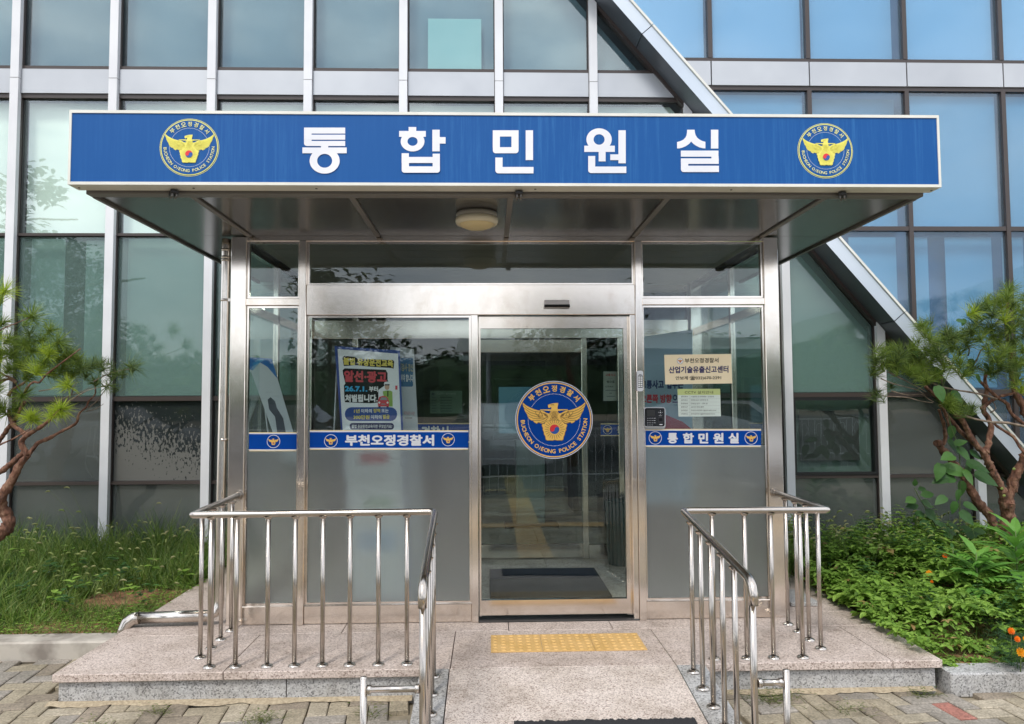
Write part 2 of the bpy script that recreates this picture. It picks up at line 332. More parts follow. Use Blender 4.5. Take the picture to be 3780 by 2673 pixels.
        for i, c in enumerate('부천오정경찰서'): ch(c, radians(135-i*15.25), 605, 118, 125, False)
        txt = 'BUCHEON OJEONG POLICE STATION'; wd = [{'I': .5, 'J': .8, ' ': .85, 'O': 1.2, 'G': 1.15, 'C': 1.15, 'N': 1.1, 'E': .95, 'L': .85}.get(c, 1.0) for c in txt]
        tot = sum(wd)-wd[0]/2-wd[-1]/2; acc = 0
        for i, c in enumerate(txt):
            a = 183+(358.7-183)*acc/tot
            if c != ' ': ch(c, radians(a), 606, 74, 80, True)
            acc += wd[i]/2+(wd[i+1]/2 if i+1 < len(wd) else 0)
# ================================================================== SETTING: ground
def rz(y): return -.11*max(0, -.86-y)
b = MB(); b.quad((-120, -140, -.19), (120, -140, -.19), (120, 1.9, -.19), (-120, 1.9, -.19)); 
b.build('ground', noisy('sandy_soil', (.20, .17, .12), (.33, .28, .20), 9, .9, 8, bump=.4), kind='structure')
b = MB(); b.quad((-60, -60, -.184), (60, -60, -.184), (60, -7.6, -.184), (-60, -7.6, -.184))
b.build('road', noisy('asphalt', (.045, .047, .05), (.075, .077, .08), 60, .85, 4), kind='structure')
# herringbone pavers, every block its own tint and tilt
PC = [mat('paver_%s' % n, c, .85) for n, c in (('khaki', (.37, .315, .225)), ('sand', (.44, .38, .285)), ('grey', (.33, .295, .25)), ('brown', (.29, .24, .18)), ('red', (.40, .17, .13)))]
for q in PC:
    p_ = q.node_tree.nodes['Principled BSDF']; c = tuple(p_.inputs['Base Color'].default_value)[:3]; co = objco(q)
    n1 = nn(q, 'ShaderNodeTexNoise', Scale=90, Detail=3); lk(q, co, n1.inputs['Vector']); n2 = nn(q, 'ShaderNodeTexNoise', Scale=3.5, Detail=6, Roughness=.7); lk(q, co, n2.inputs['Vector'])
    r1 = ramp(q, n1.outputs['Fac'], [(.3, tuple(x*.6 for x in c)), (.65, tuple(x*1.15 for x in c))]); r2 = ramp(q, n2.outputs['Fac'], [(.35, (.5, .5, .46)), (.6, (1, 1, 1))])
    mm = nn(q, 'ShaderNodeMixRGB', blend_type='MULTIPLY'); mm.inputs[0].default_value = .8; lk(q, r1.outputs[0], mm.inputs[1]); lk(q, r2.outputs[0], mm.inputs[2]); lk(q, mm.outputs[0], p_.inputs['Base Color'])
    bp = nn(q, 'ShaderNodeBump'); bp.inputs['Strength'].default_value = .4; bp.inputs['Distance'].default_value = .003; lk(q, n1.outputs['Fac'], bp.inputs['Height']); lk(q, bp.outputs[0], p_.inputs['Normal'])
b = MB(); u = .105; th = radians(6)
rnd = random.Random(5)
for i in range(-56, 57):
    for j in range(-85, 20):
        k = (i-j) % 4
        if k not in (0, 2): continue
        x0, y0 = i*u, j*u; x1, y1 = (x0+2*u, y0+u) if k == 0 else (x0+u, y0+u); y0 = y0 if k == 0 else y0-u
        cx, cy = (x0+x1)/2, (y0+y1)/2; X = cx*cos(th)-cy*sin(th); Y = cx*sin(th)+cy*cos(th)
        if not (-5.5 < X < 5.7 and -7.55 < Y < .25): continue
        if -2.42 < X < 2.6 and Y > -.8: continue
        if X < -2.3 and Y > -.12: continue
        if X > 2.4 and Y > -.9: continue
        if -.45 < X < 1.25 and Y > -2.25: continue
        g = .0035; x0 += g; x1 -= g; y0 += g; y1 -= g; z = -.162+rnd.uniform(-.004, .003); tx, ty = rnd.uniform(-.012, .012), rnd.uniform(-.012, .012)
        ra = th+rnd.uniform(-.015, .015); P = []
        for (zz, ins) in ((-.19, 0), (0, 0), (.004, .006)):
            for ax, ay in ((x0+ins, y0+ins), (x1-ins, y0+ins), (x1-ins, y1-ins), (x0+ins, y1-ins)):
                dx, dy = ax-cx, ay-cy; P.append((X+dx*cos(ra)-dy*sin(ra), Y+dx*sin(ra)+dy*cos(ra), zz if zz < -.1 else z-.004+zz+dx*tx+dy*ty))
        mi = 4 if ((abs(X-2.42) < .12 and abs(Y+1.08) < .06)) else rnd.choice((0, 0, 1, 1, 2, 2, 2, 3) if X > 0 else (0, 0, 0, 1, 2, 2, 3, 3))
        b.add(P, [(8, 9, 10, 11)]+[(r*4+a, r*4+(a+1) % 4, r*4+4+(a+1) % 4, r*4+4+a) for r in (0, 1) for a in range(4)], mi)
b.build('pavement', PC, kind='structure')
b = MB(); n = 80
for sx_, ex_ in ((-2.36, -.42), (1.2, 2.45)):
    V = []
    for i in range(n+1):
        x = sx_+(ex_-sx_)*i/n; d_ = .035+.05*abs(noise.noise(Vector((x*3, 7, 0))))+.02*noise.noise(Vector((x*17, 2, 0))); V += [(x, -.828, -.148), (x, -.828-d_*.6, -.1545), (x, -.828-d_, -.1605)]
    b.add(V, [(3*i+k+1, 3*i+k+4, 3*i+k+3, 3*i+k) for i in range(n) for k in (0, 1)], 0, True)
b.build('sand_drift', noisy('drifted_sand', (.30, .24, .16), (.46, .38, .26), 60, .95, 6, bump=.5), kind='structure')
# platform of pink granite slabs on a grey plinth
b = MB(); g = .0028
for x0, x1 in ((-2.333, -1.43), (-1.43, -.215), (-.215, 1.015), (1.015, 2.22), (2.22, 2.5)): b.box(x0+g, x1-g, -.857, -.192, -.042, 0, 0, .003)
for x0, x1 in ((-2.333, -1.62), (-1.62, -.93), (-.93, .12), (.12, .78), (.78, 1.6), (1.6, 2.5)): b.box(x0+g, x1-g, -.188, .12, -.042, 0, 0, .003)
for x0, x1 in ((-2.333, -1.3), (-1.3, -.4), (-.4, .5), (.5, 1.4), (1.4, 2.5)):
    for y0, y1 in ((.124, 1.0), (1.004, 1.96), (1.964, 3.2), (3.204, 4.6), (4.604, 8)): b.box(x0+g, x1-g, y0, y1, -.042, 0, 0, .002)
for x0, x1 in ((-2.31, -1.1), (-1.1, -.3), (1.1, 2.47)): b.box(x0+g, x1-g, -.83, .1, -.19, -.044, 1)
b.box(-2.31, 2.47, .1, 8, -.19, -.044, 1)
b.build('platform', [M_pink, M_grey], kind='structure')
b = MB()
for x0, x1, mi in ((-.216, 1.013, 0), (-.375, -.222, 1), (1.019, 1.172, 1)):
    y0, y1 = -.861, -2.45; e = .004 if mi else 0
    P = [(x0, y1, rz(y1)-.2), (x1, y1, rz(y1)-.2), (x1, y0, -.2), (x0, y0, -.2), (x0, y1, rz(y1)+e), (x1, y1, rz(y1)+e), (x1, y0, e*0-.0005), (x0, y0, e*0-.0005)]
    b.add(P, [(0, 3, 2, 1), (4, 5, 6, 7), (0, 1, 5, 4), (1, 2, 6, 5), (2, 3, 7, 6), (3, 0, 4, 7)], mi)
b.build('ramp', [granite('pink_granite_ramp', (.48, .41, .36), (.64, .56, .50), (.27, .20, .17), 165, .6), M_grey], kind='structure')
M_conc = noisy('old_concrete', (.22, .19, .16), (.46, .42, .36), 7, .85, 9, (.3, .6), bump=.3)
b = MB()
for x0, x1 in ((-6.5, -4.6), (-4.597, -3.4), (-3.397, -2.34)): b.box(x0, x1, -.1, .085, -.19, -.055, 0, .012)
b.build('kerb', M_conc, kind='structure')
b = MB()
for i in range(4): b.box(2.515+i*.9, 2.515+i*.9+.896, -.9+i*.012, -.735+i*.012, -.19, -.058, 0, .008)
b.build('kerb', M_grey, kind='structure')
def bed(name, x0, x1, y0, y1, f, m_):
    b = MB(); nx, ny = 60, 34; P = []
    for j in range(ny+1):
        for i in range(nx+1):
            x = x0+(x1-x0)*i/nx; y = y0+(y1-y0)*j/ny; P.append((x, y, f(x, y)+.025*noise.noise(Vector((x*2.3, y*2.3, 1)))))
    b.add(P, [(j*(nx+1)+i, j*(nx+1)+i+1, (j+1)*(nx+1)+i+1, (j+1)*(nx+1)+i) for j in range(ny) for i in range(nx)], 0, True)
    return b.build(name, m_, kind='structure')
fL = lambda x, y: -.075+.06*min(1, max(0, (y-.1)/1.2))
fR = lambda x, y: -.085+.07*min(1, max(0, (y+.7)/1.6))
M_soil = noisy('reddish_soil', (.15, .075, .035), (.30, .16, .08), 22, .95, 8, bump=.6)
bed('soil_bed', -7, -2.34, .08, 1.98, fL, M_soil); bed('soil_bed', 2.505, 7, -.74, 1.98, fR, M_soil)
b = MB(); b.box(2.1, 2.3, .25, .62, .002, .03, 0, .004)
tag(b.build('granite_block', M_grey), 'small grey granite block lying beside the right steel column', 'block')
# ================================================================== BUILDING with curtain wall
bld = empty('station_building', (-1.5, 2, 0), 'glass curtain wall building with silver mullions and a raking metal beam', 'building')
R0 = random.Random(3)
def clip(poly, a, c, keep_below=True):
    """keep the part of an x-z polygon under (or over) z = a*x + c"""
    s = lambda p: (a*p[0]+c-p[1])*(1 if keep_below else -1); o = []
    for i, p in enumerate(poly):
        q = poly[(i+1) % len(poly)]; sp, sq = s(p), s(q)
        if sp >= 0: o.append(p)
        if sp*sq < 0: t = sp/(sp-sq); o.append((p[0]+(q[0]-p[0])*t, p[1]+(q[1]-p[1])*t))
    return o
def slab(name, poly, y0, y1, m_, parent=bld, **k):
    if len(poly) < 3: return None
    tx, tz = (R0.uniform(-.006, .006), R0.uniform(-.004, .004)) if name == 'window' else (0, 0); cx = sum(p[0] for p in poly)/len(poly); cz = sum(p[1] for p in poly)/len(poly)
    b = MB(); b.plate([(x, y0+(x-cx)*tx+(z-cz)*tz, z) for x, z in poly], (0, y1-y0, 0)); return b.build(name, m_, parent, **k)
LA, LC = -1.172, 6.46        # lower edge of the raking beam
UA, UC = -1.172, 6.655
G_top = glass('glass_upper', (.80, .90, .92), 1.0, 1.8, .05)
G_mid = glass('glass_mint', (.95, .995, .975), 1.0, 1.95, .04)
G_low = glass('glass_green', (.73, .84, .82), 1.0, 1.58, .05, haze=((.30, .42, .38), .22))
G_dark = glass('glass_dusty', (.60, .70, .68), 1.0, 1.5, .15, haze=((.27, .28, .26), .26))
G_wing = glass('glass_blue', (.70, .85, .95), 1.0, 1.6, .04, haze=((.55, .62, .68), .07))
BL = {0: noisy('blind_grey', (.20, .25, .27), (.28, .33, .35), .8, .8), 1: noisy('panel_mint', (.86, .93, .86), (.92, .96, .90), .6, .8), 2: noisy('blind_green', (.37, .43, .41), (.44, .50, .475), .9, .8),
      3: noisy('lining_dark', (.045, .05, .055), (.085, .09, .095), 1.0, .8), 4: noisy('lining_olive', (.09, .11, .095), (.14, .16, .14), 1.1, .8)}
M_wb = noisy('wing_blind', (.66, .79, .84), (.74, .85, .88), .7, .8); M_wb2 = noisy('wing_blind_teal', (.35, .53, .58), (.41, .59, .64), .7, .8)
def dirty_glass():
    ma = mat('glass_peeling_film', (.2, .2, .18), .35, spec=.6); p_ = ma.node_tree.nodes['Principled BSDF']; p_.inputs['IOR'].default_value = 1.4
    co = objco(ma, (1, 1, .5)); n = nn(ma, 'ShaderNodeTexNoise', Scale=46, Detail=5, Roughness=.6); lk(ma, co, n.inputs['Vector'])
    tcn = nn(ma, 'ShaderNodeTexCoord'); sp = nn(ma, 'ShaderNodeSeparateXYZ'); lk(ma, tcn.outputs['Object'], sp.inputs[0])
    mr = nn(ma, 'ShaderNodeMapRange'); mr.inputs['From Min'].default_value = .75; mr.inputs['From Max'].default_value = 1.46; mr.inputs['To Min'].default_value = -.07; mr.inputs['To Max'].default_value = .27
    lk(ma, sp.outputs[2], mr.inputs['Value']); ad = nn(ma, 'ShaderNodeMath', operation='ADD'); mr2 = nn(ma, 'ShaderNodeMapRange'); mr2.inputs['From Min'].default_value = -3.4; mr2.inputs['From Max'].default_value = -2.6; mr2.inputs['To Min'].default_value = -.07; mr2.inputs['To Max'].default_value = .06; lk(ma, sp.outputs[0], mr2.inputs['Value'])
    a0 = nn(ma, 'ShaderNodeMath', operation='ADD'); lk(ma, mr.outputs[0], a0.inputs[0]); lk(ma, mr2.outputs[0], a0.inputs[1]); lk(ma, n.outputs['Fac'], ad.inputs[0]); lk(ma, a0.outputs[0], ad.inputs[1])
    r = ramp(ma, ad.outputs[0], [(.58, (.13, .13, .118)), (.61, (.02, .026, .026))]); lk(ma, r.outputs[0], p_.inputs['Base Color'])
    r2 = ramp(ma, ad.outputs[0], [(.585, (.5, .5, .5)), (.6, (.03, .03, .03))]); lk(ma, r2.outputs[0], p_.inputs['Roughness']); return ma
M_peel = dirty_glass()
MUL = [-6.15, -5.265, -4.371, -3.474, -2.573, -1.681, -.793, .107, 1.002, 1.899, 2.796, 3.686, 4.599, 5.5, 6.4]
ROWS = [(.06, .713, G_dark, 4), (.741, 1.47, G_dark, 3), (1.51, 2.995, G_low, 2), (3.02, 4.292, G_mid, 1), (4.598, 6.1, G_top, 0)]
VX0, VX1 = -1.62, 1.88
for i, x in enumerate(MUL):
    z0 = .03 if not (VX0 < x < VX1) else 2.62; top = min(6.1, LA*(x+.0)+LC-.02)
    if top <= z0+.1: continue
    slab('mullion', clip([(x-.038, z0), (x+.038, z0), (x+.038, 6.1), (x-.038, 6.1)], LA, LC-.01), 1.915, 2.0, M_alu)
    if top > 4.6: b = MB(); b.box(x-.0385, x+.0385, 1.9135, 1.96, 4.462, 4.465); b.build('mullion_joint', M_dark, bld)
    b = MB(); b.plate([(p[0], 1.965, p[1]) for p in clip([(x-.044, z0), (x+.044, z0), (x+.044, 6.1), (x-.044, 6.1)], LA, LC-.02)], (0, .05, 0)); b.build('mullion_gasket', M_dark, bld)
for i in range(len(MUL)-1):
    x0, x1 = MUL[i]+.044, MUL[i+1]-.044
    for z0, z1, gm, bi in ROWS:
        if x0 < VX1+.05 and x1 > VX0-.08 and z1 < 2.5: continue
        if x0 < VX1+.05 and x1 > VX0-.08 and z0 < 2.65 and z1 > 2.65: z0 = 2.66
        rect = [(x0, z0), (x1, z0), (x1, z1), (x0, z1)]; pl = clip(rect, LA, LC-.05)
        if len(pl) < 3: continue
        area = abs(sum(pl[k][0]*pl[(k+1) % len(pl)][1]-pl[(k+1) % len(pl)][0]*pl[k][1] for k in range(len(pl))))/2
        if area < .03: continue
        g_ = M_peel if (bi == 3 and abs(x0+3.43) < .01) else glass('casement_glass', (.84, .92, .89), 1.0, 1.5, .03) if (bi == 3 and i == 10) else gm
        w = slab('window', pl, 2.0, 2.006, g_)
        cx = sum(p[0] for p in pl)/len(pl); cz = sum(p[1] for p in pl)/len(pl)
        inner = [(cx+(p[0]-cx)*.955, cz+(p[1]-cz)*.985) for p in pl]
        b = MB(); n = len(pl)       # slim dark frame round the pane
        for k in range(n):
            a, c = pl[k], pl[(k+1) % n]; a2, c2 = inner[k], inner[(k+1) % n]
            b.plate([(a[0], 1.992, a[1]), (c[0], 1.992, c[1]), (cx+(c[0]-cx)*.986, 1.992, cz+(c[1]-cz)*.993), (cx+(a[0]-cx)*.986, 1.992, cz+(a[1]-cz)*.993)], (0, .007, 0))
        b.build('window_frame', M_black, w)
        if bi == 2 and i == 2:   # two blinds with a dark gap between them
            slab('blind', [(x0+.05, z0+.02), (x0+.36, z0+.02), (x0+.36, z1), (x0+.05, z1)], 2.1, 2.103, BL[2], w); slab('blind', [(x0+.52, z0+.02), (x1, z0+.02), (x1, z1), (x0+.52, z1)], 2.16, 2.163, BL[2], w)
        else:
            lx = .0 if bi != 2 else .05
            pl2 = clip([(x0+lx, z0+.012), (x1, z0+.012), (x1, z1), (x0+lx, z1)], LA, LC-.1); slab('blind', pl2, 2.09, 2.093, BL[bi] if not (bi == 3 and i == 10) else mat('lining_teal', (.155, .18, .168), .8), w)
        if bi == 0 and i == 6: slab('paper', [(x0+.18, z0+.02), (x0+.69, z0+.02), (x0+.69, 5.12), (x0+.18, 5.12)], 2.03, 2.032, mat('mint_paper', (.52, .72, .64), .8), w)
        if bi == 3 and i == 10: slab('board', [(x0+.1, z0+.13), (x1-.13, z0+.13), (x1-.13, z1-.13), (x0+.1, z1-.13)], 2.05, 2.052, mat('dark_board', (.062, .052, .055), .8), w); b = MB(); [b.box(*q) for q in ((x0+.004, x0+.03, 1.955, 1.99, z0+.004, z1-.004), (x1-.03, x1-.004, 1.955, 1.99, z0+.004, z1-.004), (x0+.03, x1-.03, 1.955, 1.99, z0+.004, z0+.03), (x0+.03, x1-.03, 1.955, 1.99, z1-.03, z1-.004))]; b.build('window_frame', M_black, w)
    for z0, z1 in ((4.564, 4.598), (4.292, 4.329), (2.995, 3.02), (1.47, 1.51), (.713, .741)):
        if x0 < VX1+.05 and x1 > VX0-.08 and z1 < 2.6: continue
        slab('transom', clip([(x0, z0), (x1, z0), (x1, z1), (x0, z1)], LA, LC-.03), 1.965, 2.01, M_dark)
    slab('spandrel_panel', clip([(x0, 4.332), (x1, 4.332), (x1, 4.561), (x0, 4.561)], LA, LC-.03), 1.95, 2.01, M_span)
b = MB(); b.box(-6.5, VX0-.1, 1.93, 2.2, -.19, .058, 0, .004); b.box(VX1+.12, 7, 1.93, 2.2, -.19, .058, 0, .004); b.build('sill', M_conc, bld)
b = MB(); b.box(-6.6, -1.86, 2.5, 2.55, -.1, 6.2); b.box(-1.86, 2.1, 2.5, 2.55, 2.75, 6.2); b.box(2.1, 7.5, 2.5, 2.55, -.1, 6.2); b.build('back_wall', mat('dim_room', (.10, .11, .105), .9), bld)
# raking beam
def beam_piece(x0, x1):
    P = [(x0, LA*x0+LC), (x1, LA*x1+LC), (x1+.075, LA*x1+LC+.085), (x0+.075, LA*x0+LC+.085)]; return P
nrm = Vector((-LA, 1)).normalized(); tdir = Vector((1, LA)).normalized(); base = Vector((.3, LA*.3+LC)); cuts = [-.6, 1.72, 3.35, 5.2, 7.2]
for a, c in zip(cuts, cuts[1:]):
    p0 = base+tdir*(a+.004); p1 = base+tdir*(c-.004); P = [p0, p1, p1+nrm*.125, p0+nrm*.125]
    b = MB(); V = [(p.x, y, p.y) for y in (1.655, 2.25) for p in P]
    b.add(V, [(0, 1, 2, 3)], 0); b.add(V, [(1, 0, 4, 5)], 1); b.add(V, [(3, 2, 6, 7)], 0); b.add(V, [(0, 3, 7, 4), (2, 1, 5, 6)], 1)
    b.build('beam_cladding', [M_beam, M_under], bld)
    q0, q1 = p0+nrm*.118, p1+nrm*.118; b = MB(); b.plate([(q.x, 1.64, q.y) for q in (q0, q1, q1+nrm*.02, q0+nrm*.02)], (0, .2, 0)); b.build('beam_bead', M_cream, bld)
p0 = base+tdir*-.6-nrm*.03; p1 = base+tdir*7.2-nrm*.03
b = MB(); b.plate([(q.x, 1.93, q.y) for q in (p0, p1, p1+nrm*.035, p0+nrm*.035)], (0, .1, 0)); b.build('beam_edge_frame', M_dark, bld)
# wing with blue glass
WM = [1.14, 2.055, 2.968, 3.882, 4.795, 5.708, 6.62]
for i in range(len(WM)-1):
    x0, x1 = WM[i]+.02, WM[i+1]-.02
    for z0, z1, kind in ((4.60, 6.1, 0), (3.03, 4.30, 1), (1.53, 2.99, 2), (.1, 1.47, 3)):
        pl = clip([(x0, z0), (x1, z0), (x1, z1), (x0, z1)], UA, UC+.02, False)
        if len(pl) < 3: continue
        w = slab('window', pl, 1.72, 1.726, G_wing)
        bl = clip([(x0+.0, z0+.01), (x1-.02, z0+.01), (x1-.02, z1-(.02 if kind else 0)), (x0+.0, z1-(.02 if kind else 0))], UA, UC+.02, False)
        if kind == 2:
            for a_, c_ in ((0, .30), (.42, 1)):
                q = clip([(x0+.01+(x1-x0)*a_, z0+.02), (x0+(x1-x0)*c_-.05, z0+.02), (x0+(x1-x0)*c_-.05, z1-.03), (x0+.01+(x1-x0)*a_, z1-.03)], UA, UC+.02, False); slab('blind', q, 1.84, 1.843, M_wb2, w)
        else: slab('blind', bl, 1.765 if i != 2 else 1.85, 1.768 if i != 2 else 1.853, (M_wb, M_wb2, M_wb2, BL[3])[kind], w)
    for z0, z1 in ((4.565, 4.60), (4.30, 4.335), (2.99, 3.03), (1.47, 1.53)):
        slab('transom', clip([(x0-.02, z0), (x1+.02, z0), (x1+.02, z1), (x0-.02, z1)], UA, UC+.02, False), 1.695, 1.74, M_dark)
    slab('spandrel_panel', clip([(x0-.014, 4.338), (x1+.014, 4.338), (x1+.014, 4.562), (x0-.014, 4.562)], UA, UC-.05, False), 1.68, 1.74, M_span)
for x in WM[1:]:
    for z0, z1 in ((4.6, 6.1), (.1, 4.30)): slab('mullion', clip([(x-.02, z0), (x+.02, z0), (x+.02, z1), (x-.02, z1)], UA, UC+.02, False), 1.69, 1.75, M_dark)
b = MB(); b.plate([(x, 1.99, z) for x, z in clip([(.6, .1), (7.2, .1), (7.2, 6.2), (.6, 6.2)], UA, UC, False)], (0, .02, 0)); b.build('back_wall', mat('wing_room', (.16, .26, .38), .9), bld)
# interior room behind the inner door
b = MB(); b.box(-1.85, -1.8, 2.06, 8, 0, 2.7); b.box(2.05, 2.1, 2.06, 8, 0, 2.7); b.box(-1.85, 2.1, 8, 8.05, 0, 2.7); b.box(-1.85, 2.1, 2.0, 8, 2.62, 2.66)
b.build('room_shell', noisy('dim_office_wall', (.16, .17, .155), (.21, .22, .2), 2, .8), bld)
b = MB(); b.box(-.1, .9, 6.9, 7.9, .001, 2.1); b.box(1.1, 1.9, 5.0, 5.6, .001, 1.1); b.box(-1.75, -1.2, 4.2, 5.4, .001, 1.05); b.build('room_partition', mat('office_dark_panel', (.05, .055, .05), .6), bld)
M_lamp = mat('lit_lamp', (1, 1, 1), emit=(1, .97, .9), es=9)
for x, y in ((-.62, 3.1), (-.5, 2.85+1.5), (.35, 4.4), (1.2, 3.4), (-1.2, 4.4), (1.3, 5.6), (-.4, 6.2)):
    b = MB(); b.lathe([(0, 0), (.055, 0), (.06, -.006), (.07, -.008), (.07, 0)], (x, y, 2.618), 20); b.build('downlight', M_lamp, bld)
# ================================================================== VESTIBULE
ves = empty('entrance_vestibule', (0, 0, 0), 'stainless steel and glass entrance porch with an automatic sliding door', 'entrance')
def cbx(name, x0, x1, y0, y1, z0, z1, m_=M_steel, bev=.003, parent=ves, **k):
    b = MB(); b.box(x0, x1, y0, y1, z0, z1, 0, bev); return b.build(name, m_, parent, **k)
cbx('column', -1.712, -1.61, 0, .1, 0, 2.55); cbx('column', 1.872, 1.972, 0, .1, 0, 2.55)
cbx('column', -1.712, -1.61, 1.86, 1.96, 0, 2.55); cbx('column', 1.872, 1.972, 1.86, 1.96, 0, 2.55)
cbx('top_beam', -1.612, 1.874, .004, .09, 2.52, 2.595, M_steelh); cbx('top_trim', -1.60, 1.86, -.012, .004, 2.578, 2.592, M_batten, .002)
for x in (-1.257, .987): cbx('jamb', x, x+.047, -.022, .09, 0, 2.52)
cbx('header', -1.209, .986, -.012, .13, 2.022, 2.224, M_steelh)
for x0, x1 in ((-1.609, -1.258), (1.035, 1.871)):
    cbx('transom', x0, x1, -.006, .08, 2.088, 2.134, M_steelh)
    cbx('kick_panel', x0, x1, -.004, .07, .004, .12, M_steelh)
cbx('kick_panel', -1.209, -.118, -.004, .07, .004, .12, M_steelh)
cbx('door_post', -.117, -.072, -.014, .09, 0, 2.021)
cbx('door_post', .95, .986, -.008, .09, 0, 2.021)
def glazing(name, x0, x1, z0, z1, y, gm, fr=.014, m_=M_steel, parent=ves, fw=.012):
    b = MB(); b.box(x0, x1, y, y+.006, z0, z1); g_ = b.build(name, gm, parent)
    b = MB(); b.box(x0, x0+fr, y-fw, y-.001, z0, z1); b.box(x1-fr, x1, y-fw, y-.001, z0, z1); b.box(x0+fr, x1-fr, y-fw, y-.001, z0, z0+fr); b.box(x0+fr, x1-fr, y-fw, y-.001, z1-fr, z1)
    b.build('glazing_bead', m_, g_); return g_
G_clear = glass('clear_glass', (.88, .94, .92), 1.0, 1.5, .05)
G_ves = glass('entry_glass', (.93, .965, .955), 1.0, 1.52, .05)
def frosted(name, col, mixf=.16):
    ma = bpy.data.materials.new(name); ma.use_nodes = True; t = ma.node_tree; t.nodes.clear(); MATS[name] = ma
    o = nn(ma, 'ShaderNodeOutputMaterial'); rf = nn(ma, 'ShaderNodeBsdfRefraction', Roughness=.5, IOR=1.22); rf.inputs[0].default_value = (*col, 1)
    df = nn(ma, 'ShaderNodeBsdfDiffuse'); df.inputs[0].default_value = (col[0]*.38, col[1]*.375, col[2]*.37, 1); m1 = nn(ma, 'ShaderNodeMixShader'); nsm = nn(ma, 'ShaderNodeTexNoise', Scale=3.2, Detail=7, Roughness=.65); lk(ma, objco(ma, (1, 1, .6)), nsm.inputs['Vector']); qsm = nn(ma, 'ShaderNodeMapRange'); qsm.inputs['To Min'].default_value = mixf*.2; qsm.inputs['To Max'].default_value = mixf*1.8; lk(ma, nsm.outputs['Fac'], qsm.inputs['Value']); lk(ma, qsm.outputs[0], m1.inputs[0])
    gl = nn(ma, 'ShaderNodeBsdfGlossy', Roughness=.18); gl.inputs[0].default_value = (.8, .85, .88, 1); fr = thin_fresnel(ma, 1.6); m2 = nn(ma, 'ShaderNodeMixShader')
    lk(ma, rf.outputs[0], m1.inputs[1]); lk(ma, df.outputs[0], m1.inputs[2]); lk(ma, fr.outputs[0], m2.inputs[0]); lk(ma, m1.outputs[0], m2.inputs[1]); lk(ma, gl.outputs[0], m2.inputs[2]); lk(ma, m2.outputs[0], o.inputs[0]); return ma
G_frost = frosted('frosted_film_glass', (.97, .985, .98))
ZB0, ZB1 = 1.134, 1.262
for x0, x1 in ((-1.609, -1.258), (-1.209, -.118), (1.035, 1.871)):
    g_ = glazing('lower_pane', x0, x1, .121, (2.087 if x0 != -1.209 else 2.021), .03, G_ves)
    b = MB(); b.box(x0+.015, x1-.015, .0265, .0285, .136, ZB0+.002); b.build('frosted_film', G_frost, g_)
for x0, x1 in ((-1.609, -1.258), (1.035, 1.871)): glazing('upper_pane', x0, x1, 2.135, 2.519, .03, G_ves)
glazing('upper_pane', -1.209, .986, 2.225, 2.519, .03, G_ves)
# sliding door leaf, set back behind the fixed panes
dr = MB(); dr.box(-.066, -.055, .05, .09, .02, 2.016); dr.box(.915, .949, .05, .09, .02, 2.016); dr.box(-.055, .915, .05, .09, 1.935, 2.016); dr.box(-.055, .915, .05, .09, .028, .125)
door = dr.build('sliding_door', M_steelh, ves)
b = MB(); b.box(-.055, .915, .066, .073, .125, 1.935); b.build('door_glass', G_clear, door)
b = MB(); b.box(-.072, .985, -.02, .12, .0005, .006); b.build('door_track', M_black, ves)
# ceiling, side walls and inner screen
b = MB()
for j in range(7): b.box(-1.6, 1.86, .1+j*.26, .1+j*.26+.256, 2.53, 2.55)
b.build('ceiling_panel', mat('porch_ceiling', (.19, .195, .18), .45), ves)
for x, dx in ((-1.70, .0), (1.945, .0)):
    for z0, z1 in ((2.07, 2.13), (.0, .12), (2.5, 2.55)): cbx('side_rail', x, x+.04, .1, 1.86, z0, z1)
    cbx('side_post', x, x+.04, .95, 1.0, .12, 2.5)
    for y0, y1 in ((.1, .95), (1.0, 1.86)):
        for z0, z1 in ((.12, 2.07), (2.13, 2.5)): b = MB(); b.box(x+.015, x+.021, y0, y1, z0, z1); b.build('side_pane', G_clear, ves)
for x in (-1.257, -.14, .86, 1.2): cbx('inner_jamb', x, x+.05, 1.93, 2.0, 0, 2.5, M_steelh)
cbx('inner_header', -1.61, 1.87, 1.92, 2.0, 2.03, 2.2, M_steelh); cbx('inner_header', -1.61, 1.87, 1.93, 2.0, 2.46, 2.53, M_steelh)
cbx('inner_kick', -1.2, -.14, 1.94, 1.99, .0, .13, M_steelh); cbx('inner_kick', -.085, .86, 1.96, 1.99, .012, .14, M_steelh); cbx('inner_kick', .912, 1.2, 1.94, 1.99, 0, .13, M_steelh)
cbx('inner_door_head', -.085, .86, 1.955, 1.995, 1.9, 2.02, M_steelh)
for x0, x1 in ((-1.6, -1.26), (-1.205, -.142), (-.088, .858), (.912, 1.2), (1.25, 1.87)):
    b = MB(); b.box(x0, x1, 1.97, 1.976, .13, 2.03); b.build('inner_pane', G_clear, ves); b = MB(); b.box(x0, x1, 1.97, 1.976, 2.2, 2.46); b.build('inner_pane', G_clear, ves)
